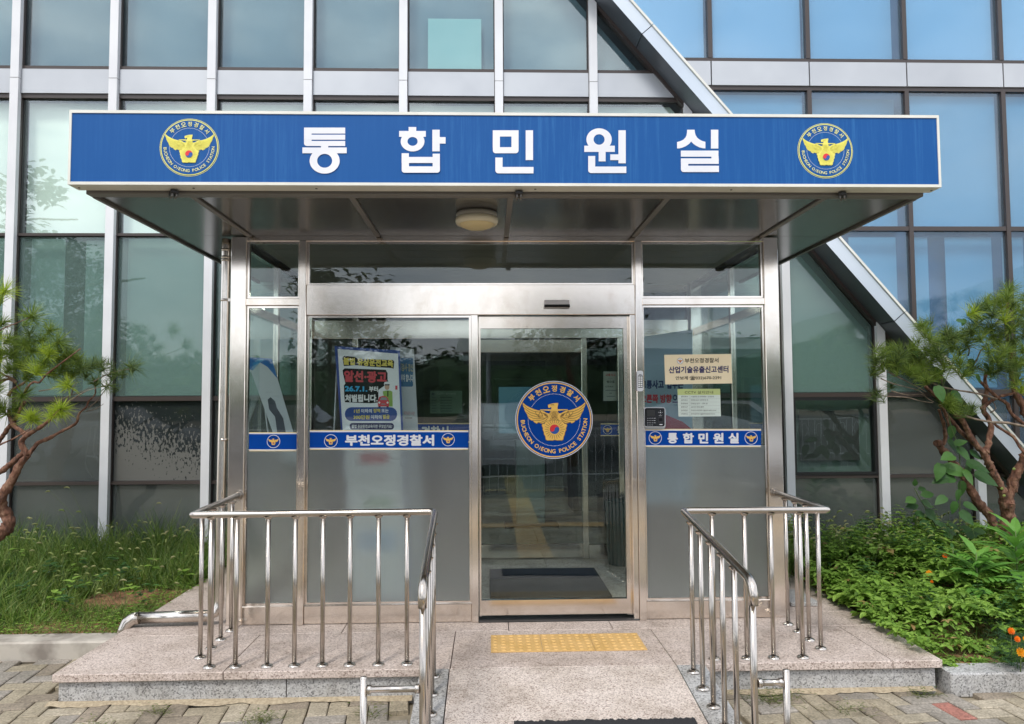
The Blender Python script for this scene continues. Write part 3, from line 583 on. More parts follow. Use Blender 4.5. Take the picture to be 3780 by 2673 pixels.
# ================================================================== CANOPY
cnp = empty('entrance_canopy', (0, -.5, 2.56), 'flat canopy over the entrance with glossy dark soffit panels', 'canopy')
CX0, CX1, CY0, CY1 = -2.12, 2.376, -1.04, 1.93
xs = [CX0+.02, -1.588, -.739, .122, .985, 1.856, CX1-.02]
for i in range(6):
    for y0, y1 in ((-.97, -.003), (.0, CY1)): b = MB(); b.box(xs[i]+.002, xs[i+1]-.002, y0, y1-.002, 2.556, 2.566); b.build('soffit_panel', M_soffit, cnp)
for x in xs[1:-1]: b = MB(); b.box(x-.016, x+.016, -.968, -.012, 2.546, 2.555, 0, .002); b.build('batten', M_batten, cnp)
b = MB(); b.box(CX0, CX1, CY0, -.972, 2.545, 2.60, 0, .003); b.box(CX0, CX0+.02, -.972, CY1, 2.542, 2.62); b.box(CX1-.02, CX1, -.972, CY1, 2.542, 2.62); b.build('edge_frame', M_batten, cnp)
b = MB(); b.box(CX0+.01, CX1-.01, CY0+.01, CY1, 2.60, 2.82); b.build('roof', M_span, cnp)
# ------------------------------------------------------------------ sign
SY = -1.15
sgn = empty('sign_board', (.1, SY, 2.56), 'long blue sign board with white Korean lettering and two round emblems', 'sign')
p0 = at(262.3, 409.9, SY); p1 = at(3460, 430.8, SY); sx0, sx1 = p0.x+.0, p1.x; sz1 = (p0.z+p1.z)/2; sz0 = (at(253.5, 679.4, SY).z+at(3469.4, 690.4, SY).z)/2
b = MB(); b.box(sx0, sx1, SY, SY+.1, sz0, sz1); e = .011
b.box(sx0-.004, sx1+.004, SY-.008, SY+.1, sz1-.001, sz1+.004); b.box(sx0-.004, sx1+.004, SY-.008, SY+.1, sz0-.004, sz0+.001)
b.box(sx0-.004, sx1+.004, SY-.008, SY, sz1-e, sz1-.001); b.box(sx0-.004, sx1+.004, SY-.008, SY, sz0+.001, sz0+e); b.box(sx0-.004, sx0+.008, SY-.008, SY, sz0+e, sz1-e); b.box(sx1-.008, sx1+.004, SY-.008, SY, sz0+e, sz1-e)
b.build('sign_box', M_cream, sgn)
ms = mat('sign_blue', (.01, .10, .42), .5, spec=.25); p_ = ms.node_tree.nodes['Principled BSDF']
n1 = nn(ms, 'ShaderNodeTexNoise', Scale=5, Detail=9, Roughness=.75); lk(ms, objco(ms, (9, 1, .35)), n1.inputs['Vector']); n2 = nn(ms, 'ShaderNodeTexNoise', Scale=1.1, Detail=2); lk(ms, objco(ms, (1, 1, 1)), n2.inputs['Vector'])
mu = nn(ms, 'ShaderNodeMath', operation='MULTIPLY'); r1 = ramp(ms, n1.outputs['Fac'], [(.48, (0, 0, 0)), (.72, (1, 1, 1))]); r2 = ramp(ms, n2.outputs['Fac'], [(.35, (.08, .08, .08)), (.65, (.6, .6, .6))])
lk(ms, r1.outputs[0], mu.inputs[0]); lk(ms, r2.outputs[0], mu.inputs[1]); r3 = nn(ms, 'ShaderNodeMixRGB'); r3.inputs[1].default_value = (.003, .082, .295, 1); r3.inputs[2].default_value = (.04, .19, .46, 1); lk(ms, mu.outputs[0], r3.inputs[0]); lk(ms, r3.outputs[0], p_.inputs['Base Color'])
INK['sblue'] = ms
b = MB(); b.box(sx0+.008, sx1-.008, SY-.003, SY-.0005, sz0+e, sz1-e); b.build('sign_face', ms, sgn)
G7 = 1/7.0588
def arc(cx, cy, rx, ry, a0, a1, n=20): return [(cx+rx*cos(radians(a0+(a1-a0)*i/n)), cy+ry*sin(radians(a0+(a1-a0)*i/n))) for i in range(n+1)]
def stroke_glyph(x0, y0, strokes):
    b = MB(); k = 0
    for s in strokes:
        k += 1; lift = .004+.0004*k
        if isinstance(s, tuple) and s[0] == 'ring':
            _, cx, cy, rx, ry, ix, iy = s; n = 48; V = []
            for i in range(n):
                a = 2*pi*i/n
                for r_, q_ in ((rx, ry), (ix, iy)):
                    p = at(x0+(cx+r_*cos(a))*G7, y0+(cy+q_*sin(a))*G7, SY-lift); V.append(p)
            b.add(V, [(2*i, 2*((i+1) % n), 2*((i+1) % n)+1, 2*i+1)[::-1] for i in range(n)]); continue
        a_ = sum(s[i][0]*s[(i+1) % len(s)][1]-s[(i+1) % len(s)][0]*s[i][1] for i in range(len(s)))
        if a_ > 0: s = s[::-1]
        b.plate([at(x0+x*G7, y0+y*G7, SY-lift) for x, y in s], (0, .001, 0))
    b.build('lettering', noisy('letter_white', (.70, .71, .75), (.80, .80, .83), 3, .4), sgn)
R4 = lambda x0, y0, x1, y1: [(x0, y0), (x1, y0), (x1, y1), (x0, y1)]
def RB(x0, y0, x1, y1, r, both=False):   # lower corners rounded
    P = [(x0, y0), (x1, y0)]; P += arc(x1-r, y1-r, r, r, 0, 90, 6) if both else [(x1, y1)]
    return P+arc(x0+r, y1-r, r, r, 90, 180, 6)
stroke_glyph(1090, 440, [R4(228, 220, 1300, 375), R4(228, 370, 425, 600), R4(228, 405, 1300, 535), RB(228, 568, 1300, 700, 75), R4(668, 690, 858, 760), R4(186, 738, 1340, 888), ('ring', 765, 1085, 392, 335, 195, 180)])
stroke_glyph(1450, 440, [R4(412, 205, 610, 330), R4(165, 308, 860, 460), ('ring', 515, 580, 310, 262, 132, 115), R4(1030, 275, 1222, 838), R4(1200, 468, 1375, 636),
    R4(230, 888, 418, 1000), R4(1038, 900, 1226, 1000), R4(230, 985, 1226, 1142), R4(232, 1130, 420, 1240), R4(1038, 1130, 1226, 1240), RB(232, 1230, 1228, 1395, 70, True)])
stroke_glyph(1790, 440, [R4(205, 290, 877, 452), R4(205, 445, 390, 740), R4(692, 445, 877, 740), RB(207, 730, 877, 888, 75, True), R4(1063, 290, 1254, 1066), R4(272, 1000, 460, 1260), RB(272, 1246, 1266, 1412, 80)])
stroke_glyph(2130, 440, [('ring', 575, 530, 330, 292, 143, 137), R4(190, 692, 985, 853), R4(565, 840, 745, 1100), R4(1080, 290, 1270, 1150), R4(868, 918, 1100, 1068), R4(292, 960, 474, 1250), RB(292, 1236, 1284, 1404, 75)])
stroke_glyph(2470, 440, [[(470, 276), (664, 276), (672, 350), (690, 415), (730, 480), (790, 530), (860, 568), (945, 590), (945, 762), (880, 758), (790, 735), (700, 690), (630, 640), (575, 580), (520, 645), (440, 700), (350, 740), (270, 760), (210, 762), (207, 596), (290, 575), (370, 535), (425, 480), (455, 420), (467, 350)],
    R4(1090, 275, 1282, 765), R4(306, 820, 1285, 978), R4(1103, 970, 1290, 1030), R4(306, 1022, 1293, 1166), R4(308, 1160, 500, 1225), RB(308, 1214, 1298, 1378, 75)])
SP = dict(out='syel', ring='syel', disc='sblue', body='syel', line=mat('seal_olive_line', (.70, .65, .11), .5), bd=.5, txt=mat('seal_pale', (.82, .80, .35), .4))
for px, py, R_ in ((1276*.5488, 994*.5488, 108), (2520+957*.5488, 1016*.5488, 103)):
    c = at(px, py, SY); mb = MB(); ml = []; R_ = R_/FPX*(c-CAM).dot(FF); emblem(mb, ml, c.x, c.z, SY-.0035, R_, True, SP); mb.build('emblem', ml, sgn)
for px, py in ((292, 685), (715, 690), (1168, 691), (1976, 702), (2699, 696.5), (3438, 697)):
    q = at(px, py, SY+.05); b = MB(); b.lathe([(.001, 0), (.006, 0), (.006, .002)], (q.x, SY+.05, sz0-.0065), 12); b.build('rivet', M_black, sgn)
for i, (px, py, ax, lb) in enumerate(((642, 700, .5, 'left'), (1915, 714, .0, 'middle'), (3110, 707, -.5, 'right'))):
    q = at(px, py, -1.06); t = empty('cable_clamp', (q.x, -1.06, 2.545), 'dark metal clamp under the %s of the blue sign board' % {'left': 'left emblem', 'middle': 'centre', 'right': 'right emblem'}[lb], 'clamp', 'clamps under the sign board')
    b = MB(); b.box(q.x-.02, q.x+.02, -1.10, -1.0, 2.535, 2.553, 0, .003); b.build('base_plate', M_black, t)
    b = MB()
    for dx in (-.014, .006): b.box(q.x+dx, q.x+dx+.008, -1.09, -1.02, 2.522, 2.535)
    b.tube([(q.x-.018, -1.055, 2.527), (q.x+.018, -1.055, 2.527)], .004, 8); b.build('jaw', mat('clamp_grey', (.16, .15, .14), .4), t)
    t.rotation_euler = (0, 0, ax)
q = at(1760, 790, -.62)
lamp = empty('ceiling_lamp', (q.x, -.62, 2.55), 'round cream ring lamp on the canopy soffit', 'lamp')
b = MB(); b.lathe([(.055, 0), (.118, -.002), (.122, -.01), (.122, -.028), (.116, -.032), (.11, -.03)], (q.x, -.62, 2.555), 40); b.build('lamp_ring', mat('lamp_base_grey', (.30, .29, .26), .5), lamp)
b = MB(); b.lathe([(.112, -.028), (.124, -.034), (.126, -.055), (.12, -.068), (.108, -.072), (.103, -.07), (.102, -.066)], (q.x, -.62, 2.555), 40); b.build('lamp_rim', mat('lamp_cream', (.72, .66, .50), .4), lamp)
b = MB(); b.lathe([(.102, -.066), (.09, -.082), (.06, -.094), (.03, -.099), (.0005, -.1)], (q.x, -.62, 2.555), 40); b.build('lamp_diffuser', mat('lamp_diffuser', (.70, .58, .32), .35), lamp)
# ------------------------------------------------------------------ drain pipe
dp = empty('drain_pipe', (-1.78, .06, 0), 'stainless downpipe beside the left column bending along the ground', 'pipe')
x_ = -1.762
b = MB(); b.tube([(x_, .055, 2.545), (x_, .055, 2.5), (x_-.012, .05, .16), (x_-.012, .045, .11), (x_-.03, .03, .075), (x_-.07, .02, .06)], .031, 20); b.build('downpipe', M_pipe, dp)
b = MB(); b.tube([(x_-.06, .02, .06), (-2.27, 0, .058)], .037, 20); b.build('ground_pipe', M_pipe, dp)
b = MB(); b.tube([(-2.262, 0, .058), (-2.30, -.002, .054), (-2.335, -.008, .03), (-2.352, -.016, -.01), (-2.356, -.02, -.06)], .040, 20); b.build('elbow', M_pipe, dp)
for z in (2.47, 2.42, 2.40, 2.13, 1.2): b = MB(); b.tube([(x_, .055, z-.008), (x_, .055, z+.008)], .0345, 20); b.build('pipe_collar', M_pol, dp)
b = MB(); b.box(x_+.02, x_+.055, .03, .075, 2.12, 2.14); b.build('bracket', M_pol, dp)
# ------------------------------------------------------------------ handrails
def post(x, y, z1, z0, par, nm='post'):
    b = MB(); b.tube([(x, y, z0), (x, y, z1)], .0127, 14); o = b.build(nm, M_pol, par)
    b = MB(); b.lathe([(.034, 0), (.034, .004), (.028, .011), (.0135, .016)], (x, y, z0), 20); b.build('flange', M_pol, o)
    b = MB(); b.lathe([(.0135, -.014), (.022, -.006), (.025, .0)], (x, y, z1-.002), 16); b.build('collar', M_pol, o)
def rail(name, lab, side_x, ytop, front, side_ys, xr0, xr1, ramp_ys, zt, zc, xlow):
    t = empty(name, (xr0, -.8, 0), lab, 'handrail', 'stainless handrails of the entrance')
    yf = -.782; d = 1 if xr0 > side_x else -1
    def rb(a, c, e_, r=.03):   # rounded corner
        a, c, e_ = map(Vector, (a, c, e_)); u1 = (a-c).normalized(); u2 = (e_-c).normalized(); return [c+u1*r*(1-t_)**2+u2*r*t_**2 for t_ in (0, .25, .5, .75, 1)]
    W_ = Vector((side_x, -.012, zc)); A = Vector((side_x, yf, zt-.005)); Bc = Vector((xr0, yf, zt)); Z = Vector((xr1, -1.85, zt-.125))
    pts = [W_]+rb(W_, A, Bc, .022)+rb(A, Bc, Z, .035)+[Z]+[Z+Vector((0, -.03, -.008)), Z+Vector((0, -.055, -.028)), Z+Vector((0, -.066, -.06)), Z+Vector((0, -.068, -.1))]
    b = MB(); b.tube(pts, .019, 18); b.build('top_rail', M_pol, t)
    b = MB(); b.tube([(side_x, .0, zc), (side_x, -.01, zc)], .034, 20); b.tube([(side_x, -.01, zc), (side_x, -.03, zc)], .0225, 18); b.build('wall_flange', M_pol, t)
    for x in front: post(x, yf, zt-.016, 0, t)
    for y in side_ys: post(side_x+(.0), y, zt-.016, 0, t)
    for y in ramp_ys:
        f_ = (y-yf)/(-1.85-yf); post(xr0+(xr1-xr0)*f_, y, zt-.125*f_-.016, rz(y), t)
    xl = xr1; b = MB(); b.tube([(xl, -1.9, zt-.2), (xl, -1.9, rz(-1.9))], .0145, 14); b.build('end_post', M_pol, t)
    b = MB(); b.tube([(xlow, -1.9, -.19), (xlow, -1.9, .325)], .0145, 14); b.lathe([(.0145, 0), (.013, .006), (.0005, .009)], (xlow, -1.9, .325), 14); b.build('low_post', M_pol, t)
    s0, s1 = sorted((xlow, xl)); b = MB(); b.tube([(s0+.015, -1.9, .28), (s0+.03, -1.9, .28), (s0+.032, -1.9, .28), (s1-.032, -1.9, .28), (s1-.03, -1.9, .28), (s1-.015, -1.9, .28)], [.019, .019, .0135, .0135, .019, .019], 14); b.build('low_bar', M_pol, t)
    return t
rail('handrail', 'long stainless handrail on the left of the ramp, running in front of the poster', -1.640, 0, (-1.531, -1.39, -1.219, -1.071, -.919, -.77, -.614, -.457), (-.623, -.454, -.296, -.115), -.303, -.272, (-.95, -1.14, -1.33, -1.52, -1.7), .83, .838, -.51)
rail('handrail', 'shorter stainless handrail on the right of the ramp, beside the marigold bed', 1.915, 0, (1.749, 1.583, 1.434, 1.25), (-.637, -.479, -.316, -.159), 1.086, 1.082, (-.95, -1.13, -1.31, -1.49, -1.67), .822, .82, 1.215)
# ------------------------------------------------------------------ tactile tiles and mats
xt = [.0115, .318, .62, .905]
for i, nm in enumerate(('left', 'middle', 'right')):
    b = MB(); x0, x1, y0, y1 = .006+i*.302, .006+i*.302+.299, -.615, -.30; b.box(x0, x1, y0, y1, .0005, .006, 0, .001)
    for a in range(6):
        for c in range(6):
            cx, cy = x0+(a+.5)*(x1-x0)/6, y0+(c+.5)*(y1-y0)/6; b.lathe([(.0155, 0), (.013, .0035), (.008, .005), (.0005, .0052)], (cx, cy, .006), 12)
    tag(b.build('tactile_tile', noisy('tactile_yellow', (.58, .36, .12), (.66, .42, .16), 7, .55, 6)), 'yellow studded tactile tile in front of the door, %s of the row of three' % nm, 'tactile tile', 'tactile tiles in front of the door')
b = MB(); b.box(.0, .9, .57, 1.53, .0005, .012, 0, .004); b.box(.01, .88, 1.15, 1.5, .0125, .017, 1, .003)
tag(b.build('door_mat', [noisy('mat_charcoal', (.035, .037, .045), (.055, .057, .065), 200, .95), noisy('mat_navy', (.018, .022, .045), (.03, .035, .06), 200, .95)]), 'dark charcoal door mat inside behind the sliding door', 'mat')
b = MB(); n = 90; x0, x1 = .11, .96; V = []
for i in range(n+1):
    x = x0+(x1-x0)*i/n; yy = -1.425+random.uniform(-.008, .008); V += [(x, yy, rz(yy)+.012), (x, -1.95, rz(-1.95)+.014), (x, yy+.004, rz(yy)+.002)]
b.add(V, [(3*i+1, 3*i+4, 3*i+3, 3*i) for i in range(n)]+[(3*i, 3*i+3, 3*i+5, 3*i+2) for i in range(n)])
tag(b.build('door_mat', noisy('mat_black', (.012, .012, .013), (.03, .03, .032), 260, .95)), 'black bristle mat on the ramp, only its far edge in view', 'mat')
# ------------------------------------------------------------------ things on the door and panes
c = at(1880+866*.1909, 1390+836*.1909, .064); mb = MB(); ml = []; emblem(mb, ml, c.x, c.z, .064, 748*.1909/FPX*(c-CAM).dot(FF), True)
tag(mb.build('emblem_sticker', ml), 'large round blue and gold eagle emblem stuck on the sliding door glass', 'emblem sticker')
gy = mat('sticker_back_grey', (.32, .36, .34), .5); gd = mat('sticker_back_dark', (.03, .035, .035), .6)
c = at(1880-0+140*.1909+.0, 1390+725*.1909, 1.965); mb = MB(); ml = []; c = at(1965, 1537, 1.965)
emblem(mb, ml, c.x+.12, c.z, 1.965, .205, True, dict(out=gy, ring=gd, disc=gd, body=gd, line=gy, txt=gy)); tag(mb.build('emblem_sticker', ml), 'dim grey round emblem seen from inside on the inner door, behind the blue one', 'emblem sticker')
def bandthing(label, px, py, k, box, texts, embs, Y=.0255):
    t = empty('band_sticker', tuple(at(px+box[0]*k, py+box[3]*k, Y)), label, 'band sticker', 'blue band stickers on the entrance glass')
    s = Sheet(px, py, k, Y); x0, y0, x1, y1 = box; h = y1-y0
    s.rect(x0, y0, x1, y1, INK['cream']); s.rect(x0, y0+h*.045, x1, y1-h*.045, INK['white'], .0007); s.rect(x0, y0+h*.10, x1, y1-h*.10, mat('band_blue', (.0, .06, .34), .6, spec=.1), .0014); s.build('band', t)
    if texts:
        s = Sheet(px, py, k, Y); [s.text(bd, a, b_, c_, d_, INK['white'], .0022, .045) for bd, a, b_, c_, d_ in texts]; s.build('lettering', t)
    for ex, ey, er in embs:
        c = at(px+ex*k, py+ey*k, Y); mb = MB(); ml = []; emblem(mb, ml, c.x, c.z, Y-.0018, er*k/FPX*(c-CAM).dot(FF), False, dict(out='white', ring='blue', body='gold'), .0004); mb.build('emblem', ml, t)
K = .54878
bandthing('short blue band sticker with one eagle emblem on the narrow left pane', 0, 891, K, (1675, 1284, 2003, 1412), [], [(1840, 1346, 44)])
bandthing('blue band sticker reading 부천오정경찰서 between two emblems below the poster', 1180, 1250, .27098, (-135, 1248, 2025, 1515), [('부천오정경찰서', 345, 1308, 1560, 1462)], [(153, 1395, 90), (1750, 1377, 88)])
bandthing('blue band sticker reading 통합민원실 between two emblems on the right pane', 2300, 1280, .24626, (335, 1232, 2068, 1505), [(c, x0, 1292, x1, 1450) for c, x0, x1 in (('통', 665, 820), ('합', 895, 1062), ('민', 1128, 1278), ('원', 1350, 1507), ('실', 1580, 1735))], [(482, 1367, 97), (1918, 1369, 97)])
Y_ = .0255; KB = .24626
s = Sheet(2300, 1280, KB, Y_); s.poly([(617, 122), (1620, 108), (1637, 550), (632, 565)], mat('notice_cream', (.90, .76, .50), .6))
t = empty('notice_board', tuple(at(2300+1100*KB, 1280+560*KB, Y_)), 'cream notice with navy Korean lettering and a phone number on the right pane', 'notice'); s.build('board', t)
s = Sheet(2300, 1280, KB, Y_); s.text('부천오정경찰서', 925, 174, 1430, 246, INK['black'], .001, .012, -8); s.text('산업기술유출신고센터', 685, 296, 1580, 400, mat('deep_navy', (.008, .006, .10), .5), .001, .03, -12); s.text('안보계 ☎032)670-2291', 788, 442, 1470, 508, INK['black'], .001, .008, -9); s.build('lettering', t)
c = at(2300+855*KB, 1280+215*KB, Y_); mb = MB(); ml = []; emblem(mb, ml, c.x, c.z, Y_-.001, 47*KB/FPX*5.05, False, dict(out=mat('print_grey', (.10, .10, .14), .5), disc='white', ring='white', body=mat('print_orange', (.65, .26, .05), .5)), .0003); mb.build('emblem', ml, t)
t = empty('notice_sheet', tuple(at(2300+1140*KB, 1280+1040*KB, Y_)), 'white camera notice sheet with a green heading, taped under the cream notice', 'notice')
s = Sheet(2300, 1280, KB, Y_); s.poly([(815, 633), (1455, 632), (1467, 1043), (830, 1047)], mat('sheet_white', (.66, .74, .66), .5)); s.poly([(815, 633), (1455, 632), (1458, 722), (819, 725)], mat('sheet_green', (.50, .58, .22), .5), .0007)
for y in (776, 828, 880, 932, 984): s.rect(828, y, 1455, y+2, mat('rule_grey', (.35, .38, .35), .6), .0007)
s.rect(1000, 725, 1003, 1040, MATS['rule_grey'], .0008); s.build('sheet', t)
s = Sheet(2300, 1280, KB, Y_); s.text('CCTV 설치안내', 925, 662, 1350, 706, INK['black'], .0014, .0)
for (a, b_, w_), y in zip((('설치목적', '시설안전 및 화재예방 / 인권보호', 1365), ('설치장소', '민원실 입구 내부한정 등', 1275), ('촬영범위', '민원실 입구 - 내부 등', 1268), ('촬영시간', '24시간 연속 촬영', 1208), ('관리책임자', '청문감사인권관 (☎032-670-2216)', 1395), ('수탁관리사', '청우솔루션 (☎070-8658-9333)', 1375)), (748, 800, 852, 904, 956, 1008)):
    s.text(a, 870, y-11, 970, y+11, INK['black'], .0014); s.text(b_, 1018, y-12, w_, y+12, INK['black'], .0014)
s.build('lettering', t)
# fingerprint terminal
t = empty('fingerprint_terminal', tuple(at(2300+475*KB, 1280+1205*KB, 0)), 'black fingerprint door terminal with a silver rim beside the right pane', 'terminal')
def rr_plate(s_, x0, y0, x1, y1, r, m_, lift, th): s_.rect(x0, y0, x1, y1, m_, lift, r, th)
s = Sheet(2300, 1280, KB, .0); rr_plate(s, 318, 912, 637, 1228, 40, mat('silver_grey', (.45, .46, .47), .35, .5), .0, .028); rr_plate(s, 314, 908, 634, 1206, 38, mat('silver_bright', (.72, .73, .75), .3), .018, .02); s.build('housing', t)
s = Sheet(2300, 1280, KB, .0); rr_plate(s, 326, 918, 624, 1196, 28, mat('gloss_black', (.006, .006, .008), .08), .021, .003); s.rect(355, 945, 480, 1042, mat('screen_grey', (.035, .035, .035), .15), .0225); s.rect(525, 1055, 605, 1135, mat('sensor_dark', (.03, .03, .035), .3), .0235, 10); s.rect(538, 1070, 592, 1118, INK['black'], .025, 6)
for i in range(4):
    for j, x in enumerate((372, 404, 436)): s.disc(x, 1073+i*34, 5, INK['white'], .0225, n=6)
    if i < 3: s.rect(458, 1070+i*34, 486, 1075+i*34, INK['white'], .0225)
for dx, dy in ((0, -28), (0, 28), (-28, 0), (28, 0)): s.disc(558+dx, 984+dy, 4, INK['white'], .0225, n=6)
s.rect(550, 979, 566, 989, INK['white'], .0225); s.rect(535, 1032, 585, 1035, INK['white'], .0225); s.rect(545, 1160, 590, 1172, INK['white'], .0225, 4); s.build('panel', t)
t = empty('door_keypad', tuple(at(2300+255*KB, 1280+660*KB, -.02)), 'slim silver keypad lock with lit keys on the right door jamb', 'keypad')
s = Sheet(2300, 1280, KB, -.022); s.rect(208, 360, 302, 668, MATS['silver_bright'], .022, 30, .022); s.build('housing', t)
s = Sheet(2300, 1280, KB, -.022); s.rect(224, 432, 296, 615, INK['black'], .0235, 6)
for i in range(6):
    for x in (228, 262): s.rect(x, 446+i*27.5, x+28, 466+i*27.5, INK['white'], .0245, 3)
s.rect(238, 412, 278, 424, mat('slot_grey', (.2, .2, .2), .5), .0235); s.build('key_panel', t)
t = empty('motion_sensor', (.455, -.012, 2.06), 'silver automatic door motion sensor with a dark lens on the steel header', 'sensor')
b = MB(); b.add([(.368, -.012, 2.066), (.545, -.012, 2.066), (.541, -.05, 2.086), (.372, -.05, 2.086), (.372, -.012, 2.12), (.541, -.012, 2.12), (.537, -.044, 2.117), (.376, -.044, 2.117)], [(0, 1, 2, 3)[::-1], (3, 2, 6, 7), (7, 6, 5, 4), (0, 3, 7, 4), (1, 5, 6, 2)]); b.build('housing', mat('sensor_silver', (.62, .58, .56), .35, .3), t)
b = MB(); b.box(.371, .542, -.053, -.03, 2.066, 2.083, 0, .003); b.build('lens', MATS['gloss_black'], t)
# ------------------------------------------------------------------ banners and notices behind the glass
KA = .27098
P_white = mat('banner_white', (.84, .87, .88), .5); P_blue = mat('banner_blue', (.02, .07, .30), .45); P_grey = mat('banner_grey', (.58, .62, .64), .5)
t = empty('banner_stand', (-.78, .45, 0), 'white poster banner with a blue border about unlicensed driving lessons', 'banner')
mk = lambda lift=0: Sheet(1180, 1250, KA, .42, turn=.12, xc=-.8)
s = mk(); s.poly([(203, 100), (1092, 162), (1235, 3560), (465, 3560)], P_blue, 0, .004); s.poly([(245, 142), (1066, 206), (1203, 3540), (455, 3540)], P_white, .001)
s.rect(540, 1560, 930, 1700, INK['red2'], .002, 30); s.rect(560, 1900, 900, 1930, MATS['print_mid_grey'] if 'print_mid_grey' in MATS else mat('print_mid_grey', (.25, .27, .28), .5), .002); s.rect(600, 2180, 1000, 2290, mat('print_pale_green', (.45, .62, .45), .5), .002, 30); s.rect(520, 2620, 1060, 2900, mat('print_pale_blue', (.42, .58, .78), .5), .002, 30); s.build('print', t)
s = mk(); bk = INK['black']
s.poly([(310, 262), (335, 235), (480, 250), (520, 275), (1000, 292), (1016, 315), (1008, 410), (960, 400), (700, 385), (500, 362), (330, 375)], bk, .0018); s.poly([(312, 430), (340, 405), (900, 425), (925, 470), (925, 560), (940, 600), (800, 700), (800, 790), (800, 870), (700, 882), (345, 868), (335, 790), (330, 640), (350, 610), (318, 480)], bk, .0018)
s.text('불법 유상운전교육', 322, 252, 1003, 356, INK['yellow'], .0026, .05, 38); s.text('알선·광고', 332, 432, 915, 590, INK['red2'], .0026, .05, 16); s.text('26.7.1.', 342, 645, 650, 720, INK['cyan'], .0026, .05, 4)
s.text('부터', 672, 648, 796, 726, INK['white'], .0026, .04, 2); s.text('처벌됩니다.', 345, 760, 790, 866, INK['white'], .0026, .05, 0)
s.rect(343, 935, 1055, 1124, P_blue, .0018, 90); s.rect(408, 1150, 1012, 1240, INK['navy'], .0018, 40)
for bd, a, c_, y0, y1, m_ in (('1년', 468, 545, 960, 1014, 'yellow'), ('이하의', 563, 712, 958, 1014, 'white'), ('징역', 730, 825, 955, 1010, 'yellow'), ('또는', 842, 938, 955, 1008, 'white'), ('300만원', 460, 680, 1042, 1098, 'yellow'), ('이하의', 697, 842, 1040, 1096, 'white'), ('벌금', 860, 952, 1035, 1092, 'yellow'), ('불법 유상운전교육이란 무엇인가요?', 436, 988, 1172, 1220, 'white')):
    s.text(bd, a, y0, c_, y1, INK[m_], .0026, .03)
s.build('lettering', t)
s = mk(); sk = mat('print_skin', (.62, .42, .30), .5); gr = mat('print_mid_grey', (.25, .27, .28), .5)
s.poly([(848, 770), (860, 720), (905, 705), (960, 705), (1010, 730), (1030, 720), (1040, 690), (1075, 700), (1062, 760), (1010, 805), (995, 925), (900, 925), (860, 780)], INK['white'], .0022); s.poly([(860, 720), (905, 708), (960, 708), (990, 722), (995, 925), (900, 925), (870, 780)], INK['lime'], .0028)
s.disc(918, 660, 32, sk, .0028, 40); s.poly([(875, 620), (885, 592), (925, 585), (958, 600), (955, 632), (920, 640), (880, 635)], INK['white'], .0034); s.poly([(885, 622), (955, 622), (952, 638), (888, 638)], bk, .004); s.rect(1030, 640, 1060, 695, INK['red2'], .0034); s.rect(922, 710, 936, 790, bk, .0034)
s.poly([(790, 860), (812, 795), (850, 783), (905, 785), (930, 815), (948, 860), (944, 925), (795, 925)], INK['red2'], .004); s.poly([(822, 838), (838, 800), (905, 800), (925, 838)], gr, .0046); s.disc(812, 872, 14, INK['white'], .0046, n=10); s.disc(925, 872, 14, INK['white'], .0046, n=10); s.rect(840, 885, 895, 900, gr, .0046)
s.rect(800, 925, 830, 935, bk, .0044); s.rect(910, 925, 940, 935, bk, .0044); s.build('picture', t)
b = MB(); q0 = at(1180+245*KA, 1250+150*KA, .45); b.tube([(q0.x, .46, q0.z), (q0.x-.16, .9, .02)], .006, 8); b.tube([(q0.x+.02, .46, q0.z), (q0.x+.5, .45, .02)], .006, 8); b.build('stand', MATS['silver_grey'], t)
t = empty('banner_stand', (-.45, .72, 0), 'pale second banner with a blue speech block, half hidden behind the poster banner', 'banner')
mk = lambda: Sheet(1180, 1250, KA, .62, turn=.12, xc=-.5)
s = mk(); s.poly([(960, 112), (1284, 140), (1455, 3500), (1000, 3500)], P_grey, 0, .004); s.rect(1000, 262, 1272, 655, mat('banner_block', (.04, .16, .33), .5), .001, 20); s.build('print', t)
s = mk(); s.text('적성검사·갱신', 1040, 335, 1274, 440, mat('pale_khaki', (.55, .52, .30), .5), .002, .02, 10); s.text('하셔야 합니다', 1060, 480, 1276, 582, P_white, .002, .03, 10); s.text('대기시간 1시간', 1150, 990, 1296, 1040, INK['red2'], .002, .0, 6); s.rect(1160, 1075, 1260, 1088, gr, .002); s.build('lettering', t)
t = empty('banner_stand', (-1.45, .6, 0), 'narrow leaning banner with a blue wave top behind the left pane', 'banner')
mk = lambda: Sheet(0, 891, K, .55)
s = mk(); s.poly([(1640, 780), (1825, 792), (1865, 920), (2030, 1480), (1905, 1480), (1690, 880), (1640, 860)], P_grey, 0, .004)
s.poly([(1640, 776), (1828, 790), (1868, 925), (1850, 905), (1800, 845), (1750, 815), (1700, 868), (1640, 850)], mat('wave_blue', (.015, .14, .42), .45), .001); s.poly([(1700, 868), (1750, 815), (1785, 795), (1740, 790), (1700, 820)], mat('wave_cyan', (.03, .28, .55), .45), .002)
s.poly([(1800, 1065), (1820, 1048), (1850, 1075), (1862, 1120), (1905, 1190), (1925, 1300), (1925, 1400), (1880, 1400), (1850, 1180), (1810, 1130)], mat('banner_silhouette', (.07, .08, .10), .6), .001); s.build('print', t)  # plain dark figure printed on the banner
b = MB(); q0 = at(1750*K, 891+800*K, .58); b.tube([(q0.x, .57, q0.z), (q0.x+.12, .9, .02)], .006, 8); b.build('stand', MATS['silver_grey'], t)
t = empty('info_board', (1.2, .5, 0), 'tall pale blue board with navy and red direction lettering behind the right pane', 'board')
mk = lambda: Sheet(2300, 1280, KB, .55)
P_pb = mat('board_blue', (.30, .42, .52), .5)
